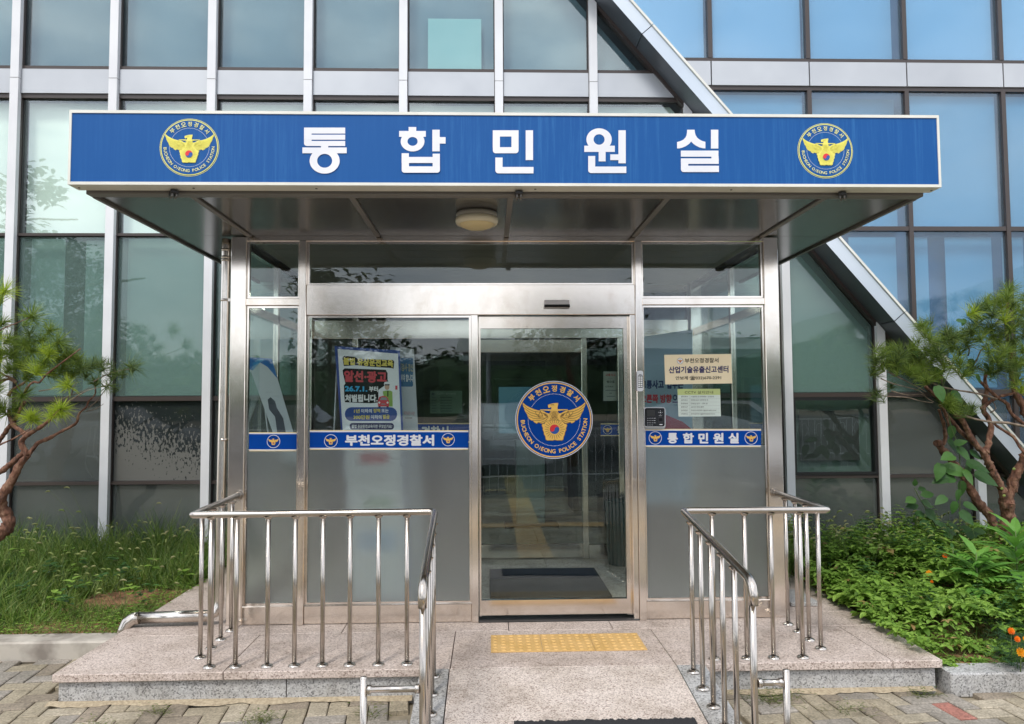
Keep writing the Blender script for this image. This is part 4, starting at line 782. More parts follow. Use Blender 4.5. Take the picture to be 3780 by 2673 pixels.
s = mk(); s.poly([(180, -130), (1040, -260), (1040, 2350), (180, 2350)], P_pb, 0, .005); s.poly([(640, 1020), (905, 1130), (885, 1240), (620, 1240)], mat('board_red', (.33, .03, .06), .5), .001); s.poly([(900, 1130), (1035, 1240), (885, 1240)], MATS['board_red'], .0016)
s.build('board', t)
s = mk(); nv = mat('board_navy', (.02, .04, .14), .5); rd = mat('board_letter_red', (.48, .03, .06), .5); s.text('교통사고', 262, 500, 612, 632, nv, .001, .05); s.text('업무는', 650, 500, 905, 632, nv, .001, .05); s.text('오른쪽 방향', 262, 712, 730, 845, rd, .001, .05); s.text('으로', 738, 716, 905, 846, nv, .001, .04); s.build('lettering', t)
s = Sheet(1180, 1250, KA, 3.0); s.rect(1505, 710, 1940, 1020, mat('dim_sheet', (.42, .50, .42), .7)); [s.rect(1515, y, 1930, y+2, MATS['rule_grey'], .002) for y in (785, 822, 860, 898, 935, 972)]; s.text('CCTV 설치안내', 1600, 735, 1850, 765, P_white, .003); s.rect(1525, 738, 1565, 772, gr, .003)
for y in (803, 840, 878, 915, 950, 987): s.rect(1525, y-5, 1590, y+5, gr, .003); s.rect(1645, y-5, 1800, y+5, gr, .003)
tag(s.build('notice_sheet'), 'pale green notice sheet on the inside wall right of the poster banners', 'notice')
s = Sheet(1180, 1250, KA, 3.4); s.rect(1340, 240, 1560, 360, mat('dim_sign', (.22, .23, .22), .6), 0, 10, .01); s.text('화장실', 1375, 250, 1540, 290, bk, .002, .02)
for x in (1420, 1487): s.disc(x, 312, 7, bk, .002, n=10); s.poly([(x-9, 322), (x+9, 322), (x+6, 345), (x+3, 355), (x-3, 355), (x-6, 345)], bk, .002)
tag(s.build('restroom_sign'), 'small hanging restroom sign deep inside with two figures', 'sign')
s = Sheet(1780, 1340, .24633, 1.96); s.rect(1816, 128, 2030, 568, mat('inner_sheet', (.50, .53, .50), .6)); s.text('교통사고', 1848, 160, 1998, 198, INK['red2'], .001, .02); s.text('민원은', 1890, 222, 1952, 244, gr, .001); s.text('밖으로', 1868, 262, 1985, 302, bk, .001, .02); s.text('나가셔서', 1850, 340, 1962, 370, bk, .001, .01)
for y, a_, c_ in ((410, 1845, 2008), (453, 1905, 1945), (500, 1865, 1990)): s.rect(a_, y-6, c_, y+6, gr, .001)
tag(s.build('notice_sheet'), 'tall narrow white notice with a red heading on the inner glass right of the emblem', 'notice')
t = empty('band_sticker', tuple(at(1780+1775*.24633, 1340+1095*.24633, 1.96)), 'dim blue band sticker with an eagle on the inner glass, right of the door emblem', 'band sticker', 'blue band stickers on the entrance glass')
s = Sheet(1780, 1340, .24633, 1.96); s.rect(1775, 905, 2500, 1095, INK['cream']); s.rect(1775, 922, 2500, 1080, MATS['band_blue'], .001); s.text('통', 2020, 940, 2120, 1060, INK['white'], .002, .045); s.text('합', 2180, 940, 2280, 1060, INK['white'], .002, .045); s.build('band', t)
c = at(1780+1878*.24633, 1340+1000*.24633, 1.96); mb = MB(); ml = []; emblem(mb, ml, c.x, c.z, 1.957, .042, False, dict(out='white', ring='blue', body='gold')); mb.build('emblem', ml, t)
s = Sheet(1180, 1250, KA, 1.96); s.rect(1160, 1150, 2046, 1420, INK['cream']); s.rect(1160, 1166, 2046, 1400, MATS['band_blue'], .001); s.text('경찰서', 1385, 1190, 1755, 1370, P_white, .002, .045)
tag(s.build('band_sticker'), 'dim blue band sticker reading 경찰서 on the inner glass behind the banners', 'band sticker', 'blue band stickers on the entrance glass')
# kiosk and bin inside
kq = atz(1957, 1941, 0)
t = empty('kiosk', tuple(kq), 'dark touch screen kiosk on a pale pedestal inside the hall', 'kiosk')
b = MB(); b.box(kq.x-.30, kq.x+.32, kq.y-.2, kq.y+.2, .001, .035, 0, .01); b.build('base', mat('kiosk_dark', (.02, .02, .025), .4), t)
b = MB(); b.box(kq.x-.16, kq.x+.17, kq.y-.08, kq.y+.08, .035, 1.0, 0, .01); b.build('pedestal', mat('kiosk_pale', (.42, .47, .46), .5), t)
b = MB(); b.box(kq.x-.42, kq.x+.42, kq.y-.06, kq.y+.06, 1.0, 1.72, 0, .02); b.build('screen_housing', MATS['kiosk_dark'], t)
b = MB(); b.box(kq.x-.36, kq.x+.36, kq.y-.064, kq.y-.061, 1.08, 1.62); b.build('screen', mat('kiosk_screen', (.01, .02, .03), .1, emit=(.10, .22, .32), es=.25), t)
kq = Vector((1.18, 1.72, 0)); b = MB(); n = 30; V = []
for r_, z in ((.13, 0), (.15, .55), (.135, .56), (.12, .3)):
    for i in range(n): q = r_*(1-.06*(i % 2)); V.append((kq.x+q*cos(2*pi*i/n), kq.y+q*sin(2*pi*i/n), z+.002))
b.add(V, [(r*n+i, r*n+(i+1) % n, (r+1)*n+(i+1) % n, (r+1)*n+i) for r in range(3) for i in range(n)]); tag(b.build('umbrella_bin', mat('bin_green', (.012, .035, .03), .4)), 'dark green ribbed umbrella bin inside behind the right door edge', 'bin')
# ================================================================== VEGETATION
R = random.Random(21)
M_needle = leafmat('pine_needles', [(.09, .16, .025), (.17, .26, .04), (.28, .36, .07), (.13, .20, .035)], .45)
M_needle2 = leafmat('sunlit_pine_needles', [(.36, .48, .04), (.48, .58, .07), (.28, .40, .04)], .45)  # yellow-green of sunlit tufts, put into the needle colour
M_needle3 = leafmat('dark_pine_needles', [(.06, .11, .028), (.11, .17, .045), (.19, .25, .07)], .4)
def bark():
    ma = mat('red_pine_bark', (.2, .08, .05), .9); p_ = ma.node_tree.nodes['Principled BSDF']; co = objco(ma, (1, 1, .5))
    n = nn(ma, 'ShaderNodeTexNoise', Scale=26, Detail=8, Roughness=.7); lk(ma, co, n.inputs['Vector']); v = nn(ma, 'ShaderNodeTexVoronoi', Scale=42); lk(ma, co, v.inputs['Vector'])
    r = ramp(ma, n.outputs['Fac'], [(.32, (.035, .022, .016)), (.5, (.17, .075, .045)), (.68, (.33, .20, .13))]); lk(ma, r.outputs[0], p_.inputs['Base Color'])
    bp = nn(ma, 'ShaderNodeBump'); bp.inputs['Strength'].default_value = .9; bp.inputs['Distance'].default_value = .012; ad = nn(ma, 'ShaderNodeMath', operation='ADD'); lk(ma, n.outputs['Fac'], ad.inputs[0]); lk(ma, v.outputs['Distance'], ad.inputs[1]); lk(ma, ad.outputs[0], bp.inputs['Height']); lk(ma, bp.outputs[0], p_.inputs['Normal']); return ma
M_bark = bark(); M_twig = noisy('grey_twig_bark', (.12, .085, .06), (.26, .20, .15), 30, .85, 5, bump=.3)
def branch(mb, pts, r0, r1, mi=0, wig=.006):
    """gnarled limb: resampled, wobbling, tapered, with knots"""
    P = [Vector(p) for p in pts]; Q = []; 
    for i in range(len(P)-1):
        a, c = P[i], P[i+1]; pa = P[i-1] if i else a; pc = P[i+2] if i+2 < len(P) else c; n = max(2, int((c-a).length/(.014 if r0 > .014 else .03)))
        for k in range(n):
            t_ = k/n; Q.append(.5*((2*a)+(c-pa)*t_+(2*pa-5*a+4*c-pc)*t_*t_+(3*a-pa-3*c+pc)*t_**3))
    Q.append(P[-1]); n = len(Q); ra = []
    for i, q in enumerate(Q):
        f_ = i/(n-1); r = r0+(r1-r0)*f_; w_ = min(wig, r*.35); q += Vector((noise.noise(q*9), noise.noise(q*9+Vector((5, 0, 0))), noise.noise(q*9+Vector((0, 7, 0)))))*w_*1.6
        ra.append(r*(1+.22*noise.noise(q*26)+(.25 if R.random() < .06 else 0)))
    o_ = len(mb.v); mb.tube(Q, ra, 16 if r0 > .014 else 8 if r0 > .007 else 6, mi)
    if r0 > .007:      # flaking plates of bark
        kk_ = 16 if r0 > .014 else 8
        for i, q in enumerate(Q):
            for k in range(kk_):
                v = Vector(mb.v[o_+i*kk_+k]); d_ = (v-q); f_ = 1+.30*max(-.5, noise.noise(Vector((v.x*48, v.y*48, v.z*26)))) + .16*noise.noise(v*110); mb.v[o_+i*kk_+k] = tuple(q+d_*f_)
def tuft(mb, c, axis, L_, n, mi, spread=1.25, w=.0017):
    n = int(n*.74); w *= 1.85; L_ *= 1.1
    ax = Vector(axis).normalized(); t1 = ax.orthogonal().normalized(); t2 = ax.cross(t1)
    for k in range(n):
        th_ = spread*sqrt(R.random())*(1.0 if R.random() < .85 else 1.35); ph = R.random()*2*pi; d = ax*cos(th_)+(t1*cos(ph)+t2*sin(ph))*sin(th_)
        l = L_*R.uniform(.7, 1.12); o = c+ax*R.uniform(-.045, .012); m_ = o+d*l*.55; e_ = o+d*l+Vector((0, 0, -.12*l*R.random()))
        s_ = d.cross(Vector((R.uniform(-1, 1), R.uniform(-1, 1), R.uniform(-1, 1)))).normalized()*w*.5*R.uniform(.7, 1.2)
        mb.add([o-s_, o+s_, m_+s_*.9, m_-s_*.9, e_], [(0, 1, 2, 3), (3, 2, 4)], mi)
def px(s_, x, y, Y): return at(s_[0]+x*s_[2], s_[1]+y*s_[2], Y)
kk = .30783
A0, A5 = (0, 1000, kk), (0, 1500, kk); C2, C3, C4 = (3080, 1050, kk), (3080, 1500, kk), (3080, 1950, kk)
def poly3(s_, pts): return [px(s_, x, y, Y) for x, y, Y in pts]
# ---- left pine
t = empty('pine_tree', tuple(at(-60, 2080, .8)), 'red-barked pine with bright green needles leaning in from the left edge', 'tree', 'garden pines beside the entrance')
b = MB()
branch(b, poly3(A5, [(-420, 2200, .8), (-200, 1750, .8), (-60, 1580, .8), (60, 1480, .8), (110, 1400, .8), (75, 1290, .8), (15, 1200, .78), (0, 1130, .76)]), .06, .036)
branch(b, poly3(A5, [(0, 1150, .76), (30, 1090, .75), (130, 920, .74), (230, 720, .72), (330, 575, .7)]), .034, .022)
branch(b, poly3(A5, [(330, 580, .7), (270, 490, .7), (255, 430, .7), (310, 355, .68), (430, 285, .64), (540, 215, .6), (640, 120, .58), (735, 35, .56)]), .022, .007)
branch(b, poly3(A5, [(330, 580, .7), (400, 510, .72), (480, 430, .75), (620, 365, .8), (755, 288, .84), (890, 215, .86), (935, 165, .86), (950, 90, .86), (1035, 10, .86), (1060, -60, .85), (1140, -150, .83), (1130, -270, .8)]), .015, .004)
branch(b, poly3(A5, [(285, 540, .7), (190, 640, .74), (80, 720, .78), (0, 790, .8), (-200, 900, .85)]), .018, .02)
branch(b, poly3(A5, [(290, 350, .69), (230, 275, .72), (170, 225, .74), (110, 130, .76), (100, 40, .78)]), .016, .014)
branch(b, poly3(A5, [(-100, 480, .95), (0, 400, .9), (90, 270, .85), (160, 190, .8), (230, 60, .75), (290, -50, .7)]), .018, .011)
branch(b, poly3(A5, [(-60, 500, .6), (40, 440, .6), (160, 390, .6), (300, 310, .6), (380, 260, .6)]), .007, .004)
branch(b, poly3(A0, [(290, 1470, .7), (360, 1360, .68), (420, 1330, .66), (470, 1340, .64), (560, 1240, .6), (690, 1140, .57), (860, 1015, .54), (968, 930, .52)]), .009, .003)
branch(b, poly3(A0, [(100, 1500, .78), (160, 1420, .8), (280, 1350, .8), (400, 1240, .78), (440, 1190, .77)]), .012, .005)
branch(b, poly3(A0, [(-60, 1370, .9), (30, 1320, .9), (110, 1290, .88), (190, 1350, .86)]), .013, .01)
branch(b, poly3(A0, [(-30, 1200, .9), (60, 1250, .9), (150, 1290, .88), (200, 1340, .86)]), .008, .006)
branch(b, poly3(A0, [(-60, 760, .6), (40, 690, .6), (150, 645, .6), (280, 590, .6), (378, 552, .6)]), .004, .0025)
for q in ([(650, 1620, .62), (740, 1540, .62), (860, 1490, .64), (1000, 1440, .66), (1120, 1370, .68)], [(780, 1600, .6), (930, 1500, .6), (1060, 1430, .6), (1210, 1390, .58), (1310, 1355, .56)], [(1120, 1330, .68), (1290, 1240, .66), (1450, 1195, .64), (1560, 1180, .62)],
          [(860, 1480, .64), (880, 1400, .66), (930, 1330, .68)], [(1060, 1640, .86), (1160, 1560, .84), (1260, 1430, .8), (1310, 1400, .78)], [(470, 1440, .7), (600, 1420, .66), (720, 1385, .62), (800, 1370, .6)]): branch(b, poly3(A0, q), .005, .002, 1)
branch(b, poly3(A5, [(1035, 60, .86), (1120, 40, .84), (1200, 0, .8), (1240, -30, .78)]), .003, .0015, 1)
for q in ([(-100, 480, .95), (-300, 350, .95), (-520, 100, .9), (-620, -300, .9)], [(-300, 350, .95), (-330, 0, .9), (-260, -400, .85), (-150, -700, .85)], [(-420, 2200, .8), (-380, 1500, .85), (-300, 900, .9), (-300, 350, .95)]): branch(b, poly3(A5, q), .024, .009)
trunk = b.build('trunk', [M_bark, M_twig], t)
b = MB()
tl = [(55, 245, .55, 1, 1.15), (380, 545, .6, 0, 1.25), (355, 745, .62, 2, 1.0), (600, 720, .6, 0, .85), (700, 850, .58, 0, 1.2), (545, 1100, .6, 0, 1.2), (445, 1185, .62, 1, 1.25), (600, 980, .55, 1, .8), (290, 885, .7, 0, 1.0), (265, 1490, .7, 0, .95),
      (985, 1165, .6, 2, .95), (1112, 1130, .6, 2, .85), (1225, 1180, .6, 2, .8), (1580, 1150, .62, 2, 1.15), (810, 1370, .6, 1, .9), (95, 830, .7, 0, .9), (20, 1000, .75, 0, 1.1), (150, 1000, .78, 0, 1.1), (1130, 1330, .7, 2, .7), (930, 1080, .66, 0, .85), (820, 1000, .64, 0, .9), (700, 1050, .68, 0, 1.0),
      (400, 960, .7, 0, 1.0), (500, 830, .7, 0, .95), (250, 1120, .72, 0, 1.0), (120, 1180, .76, 0, .9), (880, 1240, .7, 0, .9), (640, 1240, .68, 0, 1.0), (1400, 1230, .64, 2, .7), (1290, 1380, .6, 2, .75), (40, 620, .7, 0, .9), (1040, 1260, .7, 2, .8), (750, 1180, .66, 0, .95), (330, 1260, .74, 0, .8), (1480, 1230, .63, 2, .6)]
for x, y, Y, mi, sc in tl:
    c = px(A0, x, y, Y); ax = Vector((R.uniform(-.1, .6), R.uniform(-.5, .2), R.uniform(.1, .8)))
    if (x, y) == (1580, 1150): ax = Vector((.9, -.2, -.15))
    tuft(b, c, ax, .118*sc, 190 if mi != 2 else 95, mi, 1.5, .0019)
for x, y, Y, mi, sc in ((740, 30, .56, 1, 1.0), (700, 60, .57, 1, .9), (620, 110, .58, 1, .8), (360, 130, .62, 1, 1.0), (420, 150, .64, 1, .8), (30, 60, .7, 0, 1.2), (0, 0, .72, 0, 1.0), (200, 20, .75, 0, .8)):
    tuft(b, px(A5, x, y, Y), (R.uniform(-.3, .5), -.3, .3), .115*sc, 170, mi, 1.5, .0019)
for i in range(26):
    x, y, Y, mi, sc = R.choice(tl[:30]); tuft(b, px(A0, x+R.uniform(-110, 90), y+R.uniform(-90, 110), Y+R.uniform(0, .25)), (R.uniform(-.6, .6), R.uniform(-.6, .3), R.uniform(-.1, .8)), .1*sc, 60, mi, 1.4, .0018)
for i in range(60): tuft(b, px(A0, R.uniform(-700, -20), R.uniform(250, 1450), .8+R.uniform(-.25, .3)), (R.uniform(-.6, .6), R.uniform(-.6, .4), R.uniform(.1, 1)), .115, 130, R.choice((0, 0, 1, 2)), 1.4, .0019)
b.build('crown', [M_needle, M_needle2, M_needle3], t)
# ---- right pine
t = empty('pine_tree', tuple(at(3700, 2060, 1.1)), 'larger twisted pine with dark green needles in the bed on the right', 'tree', 'garden pines beside the entrance')
b = MB(); YT = .95
branch(b, poly3(C3, [(2060, 1900, 1.1), (2050, 1650, 1.1), (2060, 1480, 1.08), (2080, 1300, 1.05), (2070, 1120, 1.0)]), .058, .05)
branch(b, poly3(C3, [(2060, 1150, 1.0), (2010, 1000, .98), (1950, 880, .96), (1870, 740, .94), (1800, 590, .92), (1720, 480, .9), (1640, 380, .88), (1580, 270, .86), (1520, 150, .84), (1450, 80, .82), (1380, 20, .8), (1290, -60, .78), (1180, -150, .76), (1090, -240, .74)]), .033, .012)
branch(b, poly3(C3, [(2080, 1180, 1.0), (2110, 1000, 1.0), (2150, 880, .98), (2210, 740, .96), (2280, 620, .94), (2400, 420, .9), (2500, 200, .85)]), .04, .028)
branch(b, poly3(C3, [(1800, 560, .92), (1840, 460, .93), (1870, 350, .94), (1880, 240, .95), (1850, 150, .96), (1790, 60, .97), (1800, -60, .98), (1830, -200, .98), (1810, -320, .96), (1830, -420, .94)]), .024, .012)
branch(b, poly3(C3, [(1930, 1420, 1.1), (1860, 1320, 1.1), (1760, 1200, 1.1), (1680, 1080, 1.1), (1620, 990, 1.1), (1560, 860, 1.1), (1480, 740, 1.1), (1380, 620, 1.1), (1290, 520, 1.1), (1250, 440, 1.1)]), .036, .026)
branch(b, poly3(C3, [(1300, 460, 1.1), (1330, 360, 1.08), (1320, 250, 1.05), (1290, 140, 1.02), (1250, 40, 1.0)]), .016, .010)
branch(b, poly3(C3, [(1700, 460, .9), (1590, 370, .92), (1480, 270, .94), (1400, 160, .95), (1330, 70, .95), (1260, -20, .95)]), .018, .010)
branch(b, poly3(C3, [(1370, 250, 1.0), (1355, 160, 1.0), (1310, 60, 1.0)]), .009, .007)
branch(b, poly3(C3, [(1480, 80, .8), (1640, 140, .78), (1760, 165, .76), (1900, 190, .74), (2080, 205, .72), (2290, 240, .7)]), .008, .010, 1)
branch(b, poly3(C2, [(1180, 1190, .8), (1290, 1230, .8), (1400, 1255, .8), (1600, 1290, .82), (1780, 1325, .85), (1950, 1375, .88)]), .006, .009, 1)
branch(b, poly3(C2, [(1740, 1160, .9), (1850, 1260, .9), (1960, 1360, .9), (2080, 1440, .9), (2120, 1540, .9), (2280, 1680, .9)]), .011, .016)
branch(b, poly3(C2, [(1760, 1500, .96), (1840, 1430, .96), (1960, 1360, .95), (2060, 1330, .94), (2160, 1300, .93)]), .016, .008)
branch(b, poly3(C2, [(2150, 1320, .95), (2230, 1400, .95), (2300, 1560, .95), (2420, 1750, .95)]), .024, .028)
branch(b, poly3(C2, [(2140, 1330, .95), (2150, 1180, .95), (2120, 1020, .95), (2130, 900, .93), (2080, 700, .9), (2060, 450, .88), (2080, 200, .86)]), .02, .008)
branch(b, poly3(C3, [(1910, 200, .95), (2020, 290, .92), (2140, 370, .9), (2220, 480, .88), (2300, 580, .86)]), .010, .013)
for q, r_ in (([(1660, 970, .85), (1710, 900, .83), (1760, 790, .8), (1850, 740, .78)], .008), ([(1245, 830, .75), (1270, 930, .76), (1310, 1010, .78), (1290, 1080, .8), (1290, 1200, .85)], .008), ([(570, 1335, .7), (700, 1345, .7), (870, 1355, .7), (1020, 1395, .72), (1180, 1420, .76)], .0045),
              ([(680, 1275, .72), (780, 1305, .72), (900, 1328, .74), (1050, 1320, .76), (1120, 1370, .77), (1190, 1410, .78)], .005), ([(560, 1130, .7), (700, 1190, .7), (860, 1230, .7), (1000, 1270, .72), (1090, 1330, .75)], .0045), ([(640, 1050, .7), (800, 1130, .7), (960, 1210, .72), (1100, 1290, .74)], .005),
              ([(1260, 880, .8), (1380, 930, .8), (1530, 960, .8)], .003), ([(1870, 1540, .94), (1940, 1490, .93), (1900, 1400, .93)], .006), ([(1600, 860, .85), (1620, 780, .83), (1560, 680, .8), (1500, 600, .78)], .006), ([(2060, 450, .88), (1900, 380, .86), (1780, 330, .84), (1650, 330, .82)], .005), ([(1860, 1080, .9), (1750, 1010, .86), (1620, 960, .82)], .006)): branch(b, poly3(C2, q), r_, r_*.6, 1)
# sawn stub and cut faces
b.tube(poly3(C3, [(1265, 440, 1.09), (1225, 445, 1.05)]), .028, 12)
trunk = b.build('trunk', [M_bark, M_twig], t)
b = MB(); mo = []
for x, y, Y in ((2005, 985, .945), (2032, 1070, .95), (2150, 750, .93)):
    c = px(C3, x, y, Y); b.lathe([(.014, 0), (.011, .003), (.0005, .004)], (0, 0, 0), 12); n_ = 36
    for i in range(len(b.v)-n_, len(b.v)): v = b.v[i]; b.v[i] = (c.x+v[0], c.y-v[2]-.004, c.z+v[1]*.8)
b.build('cut_branch', mat('mossy_cut', (.18, .22, .05), .8), trunk)
b = MB()
tl = [(500, 900), (560, 1000), (470, 1050), (700, 800), (800, 830), (640, 950), (900, 900), (1000, 880), (760, 900), (850, 960), (700, 1000), (1100, 560), (1150, 650), (1220, 740), (1300, 650), (1050, 500), (1350, 580), (1420, 640), (1200, 1080), (1100, 1150), (1000, 1080), (1320, 1000), (1060, 980),
      (1560, 1080), (1650, 1000), (1500, 950), (1750, 650), (1800, 560), (1700, 480), (1850, 800), (1950, 900), (2070, 150), (2100, 80), (2150, 250), (2000, 300), (1900, 350), (2250, 330), (2200, 450), (2100, 550), (2000, 600), (2150, 700), (2250, 780), (2050, 800), (2100, 1000), (2200, 1150), (2250, 1250),
      (1380, 1450), (1450, 1500), (1650, 1500), (1350, 1400), (680, 1220), (510, 1310), (1850, 1030), (1950, 1050), (1700, 300), (1650, 340), (1820, 250), (1950, 200), (2030, 420), (1900, 500), (1960, 700), (1250, 830), (1400, 760), (1500, 800), (1600, 700), (900, 1040), (2250, 950), (2300, 600), (2300, 150), (580, 840), (940, 760), (1180, 900), (1120, 800), (1640, 560), (1540, 620), (2180, 950), (2000, 980), (1900, 620)]
for x, y in tl:
    big = 1.0 if (x, y) not in ((680, 1220), (510, 1310)) else .6; Y = .72+R.uniform(-.12, .12)
    mi = 0 if R.random() < .6 else 2
    if (x, y) in ((2000, 300), (2250, 1250), (1650, 340), (2030, 420)): mi = 1
    tuft(b, px(C2, x, y, Y), (R.uniform(-.4, .4), R.uniform(-.6, .1), R.uniform(.3, 1)), .112*big*R.uniform(.85, 1.1), int(150*big), mi, 1.4, .0019)
for i in range(85):
    x, y = R.choice(tl); tuft(b, px(C2, x+R.uniform(-80, 80), y+R.uniform(-70, 80), .75+R.uniform(-.15, .35)), (R.uniform(-.6, .6), R.uniform(-.6, .4), R.uniform(0, 1)), .1, 70, 0 if R.random() < .6 else 2, 1.35, .0018)
for i in range(90): tuft(b, px(C2, R.uniform(2300, 3200), R.uniform(-150, 1200), .9+R.uniform(-.3, .4)), (R.uniform(-.6, .6), R.uniform(-.6, .4), R.uniform(.1, 1)), .11, 130, R.choice((0, 0, 2)), 1.4, .0019)
b.build('crown', [M_needle, M_needle2, M_needle3], t)
# ---- leaves
def leaf(mb, o, d, up, L_, w, mi=0, fold=.25, curl=.15, rows=3, heart=False):
    d = Vector(d).normalized(); sd_ = d.cross(Vector(up)).normalized(); n_ = sd_.cross(d).normalized(); V = []; prof = [(0, .0), (.22, .78), (.5, 1.0), (.78, .62), (1, 0)] if not heart else [(-.08, .5), (.15, .95), (.45, .92), (.78, .45), (1, 0)]
    for t_, q in prof:
        c = Vector(o)+d*(t_*L_)-n_*(curl*L_*t_*t_); V += [c-sd_*(w*q/2)+n_*fold*w*q/2, c, c+sd_*(w*q/2)+n_*fold*w*q/2]
    F = []
    for i in range(4): F += [(3*i, 3*i+1, 3*i+4, 3*i+3), (3*i+1, 3*i+2, 3*i+5, 3*i+4)]
    mb.add(V, F, mi, False)
def blade(mb, o, d, L_, w, droop, mi=0, n=5):
    d = Vector(d).normalized(); sd_ = d.cross(Vector((R.uniform(-.3, .3), -1, R.uniform(-.2, .2)))).normalized(); V = []; c = Vector(o); dd = d.copy()
    for i in range(n):
        q = w*(1-(i/(n-1))**1.6)+.0004; V += [c-sd_*q/2, c+sd_*q/2]; dd = (dd+Vector((d.x, d.y, 0))*.18*droop-Vector((0, 0, droop*.32))).normalized(); c = c+dd*L_/(n-1)
    mb.add(V, [(2*i, 2*i+1, 2*i+3, 2*i+2) for i in range(n-1)], mi)
M_grass = leafmat('tall_grass_green', [(.035, .085, .014), (.075, .155, .02), (.15, .26, .035), (.28, .34, .09), (.05, .12, .018)], .35)
M_gcov = leafmat('ground_cover_green', [(.10, .20, .025), (.20, .35, .05), (.32, .50, .09), (.15, .27, .04)], .4)
M_darkl = leafmat('broad_dark_leaf', [(.03, .08, .02), (.05, .13, .03), (.08, .18, .04)], .25)
M_bright = leafmat('bright_weed_leaf', [(.11, .28, .04), (.19, .40, .07), (.14, .32, .06)], .35)
M_head = leafmat('foxtail_head', [(.22, .30, .07), (.32, .37, .12), (.40, .38, .19)], .4)
M_stem = mat('green_stem', (.10, .15, .04), .6)
def foxtail(mb, o, h, lean, mi_s, mi_h, side=None):
    a = R.uniform(0, 2*pi) if side is None else side; P = []; c = Vector(o); d = Vector((cos(a)*lean*.3, sin(a)*lean*.15, 1)).normalized()
    for i in range(7): P.append(c.copy()); d = (d+Vector((cos(a)*lean*.12, sin(a)*lean*.05, 0))).normalized(); c = c+d*h/6
    mb.tube(P, [.0013]*6+[.0009], 4, mi_s, False)
    hl = R.uniform(.035, .06); Q = []; dd = d.copy(); c = P[-1].copy()
    for i in range(6): Q.append(c.copy()); dd = (dd+Vector((cos(a)*.25, sin(a)*.1, -.28))).normalized(); c = c+dd*hl/5
    mb.tube(Q, [.0025, .0062, .0075, .007, .005, .001], 6, mi_h, False)
    for k in range(26):
        i = R.randrange(5); q = Q[i].lerp(Q[i+1], R.random()); v = Vector((R.uniform(-1, 1), R.uniform(-1, 1), R.uniform(-1, 1))).normalized(); v = (v+dd*.6).normalized(); s_ = v.orthogonal().normalized()*.0005; mb.add([q-s_, q+s_, q+v*.012], [(0, 1, 2)], mi_h)
def nz_(x, y, s_=1.7, o=0): return noise.noise(Vector((x*s_, y*s_, o)))
# left bed: tall grass against the wall, shorter towards the kerb, one bare patch
b = MB(); cnt = 0
while cnt < 21000:
    x, y = R.uniform(-5.2, -1.83), R.uniform(.09, 1.93)
    if x > -2.36+.0 and y < 1.98 and x > -2.34: continue
    bare = ((x+2.72)/.34)**2+((y-.85)/.22)**2; bare2 = ((x+3.3)/.3)**2+((y-.55)/.13)**2
    if bare < 1 and R.random() < .96: continue
    if bare2 < 1 and R.random() < .6: continue
    tall = max(0, min(1, (y-1.0+.25*nz_(x, y))/.6)); tall = max(tall, min(.75, max(0, (-2.95-x)*.9))*min(1, y/.45+.2)); h = .05+.07*R.random()+tall*R.uniform(.16, .46)*(1+.35*nz_(x, y, 3, 4))
    if y < .25: h *= .6
    if R.random() > .5+.5*tall and cnt % 2: h *= .6
    a = R.uniform(0, 2*pi); ln = R.uniform(.15, .8); blade(b, (x, y, fL(x, y)), (cos(a)*ln, sin(a)*ln*.8, 1), h, R.uniform(.004, .010) if h > .12 else R.uniform(.002, .004), R.uniform(.2, 1.1)); cnt += 1
for i in range(1500):  # creeping small leaves near the kerb and path
    x, y = R.uniform(-5, -2.3), R.uniform(.05, .6)**1.0; 
    if ((x+2.72)/.30)**2+((y-.85)/.2)**2 < 1: continue
    z = fL(x, y)+R.uniform(.01, .05)
    for k in range(3): a = R.uniform(0, 2*pi); leaf(b, (x, y, z), (cos(a), sin(a), .3), (0, 0, 1), R.uniform(.012, .022), R.uniform(.009, .014), 3)
for i in range(500):
    x = R.uniform(-2.62, -2.30); y = R.uniform(.1, 1.9); z = fL(x, y)+R.uniform(.01, .05)
    for k in range(3): a = R.uniform(0, 2*pi); leaf(b, (x, y, z), (cos(a), sin(a), .3), (0, 0, 1), R.uniform(.015, .03), R.uniform(.01, .018), 3)
for i in range(170): x, y = R.uniform(-4.8, -2.4), (R.uniform(.8, 1.85) if i % 5 else R.uniform(.3, .9)); foxtail(b, (x, y, fL(x, y)), R.uniform(.16, .36)+.13*(y > 1.2), R.uniform(.3, 1.3), 1, 2)
for x, h, l, sd_ in ((-3.25, .88, .9, pi), (-3.3, .80, .5, pi), (-3.2, .72, .8, 0), (-3.62, .66, 1.3, pi), (-2.9, .50, .9, 0), (-2.55, .52, .6, 0), (-3.75, .6, .6, 0), (-2.3, .5, .6, 0), (-3.45, .58, .4, pi), (-2.75, .48, .5, pi), (-2.15, .42, .4, 0)): foxtail(b, (x, 1.55, -.02), h, l, 1, 2, sd_)
for i in range(75):
    x, y = R.uniform(-4.3, -2.2), R.uniform(.3, 1.8)
    if x > -2.36: continue
    h = R.uniform(.1, .25)
    for k in range(5): a = R.uniform(0, 2*pi); leaf(b, (x, y, fL(x, y)+h+R.uniform(-.05, .05)), (cos(a), sin(a), .2), (0, 0, 1), R.uniform(.05, .10), R.uniform(.03, .05), 4 if i % 2 else 3)
b.build('grass', [M_grass, M_stem, M_head, M_gcov, M_darkl], kind='stuff')
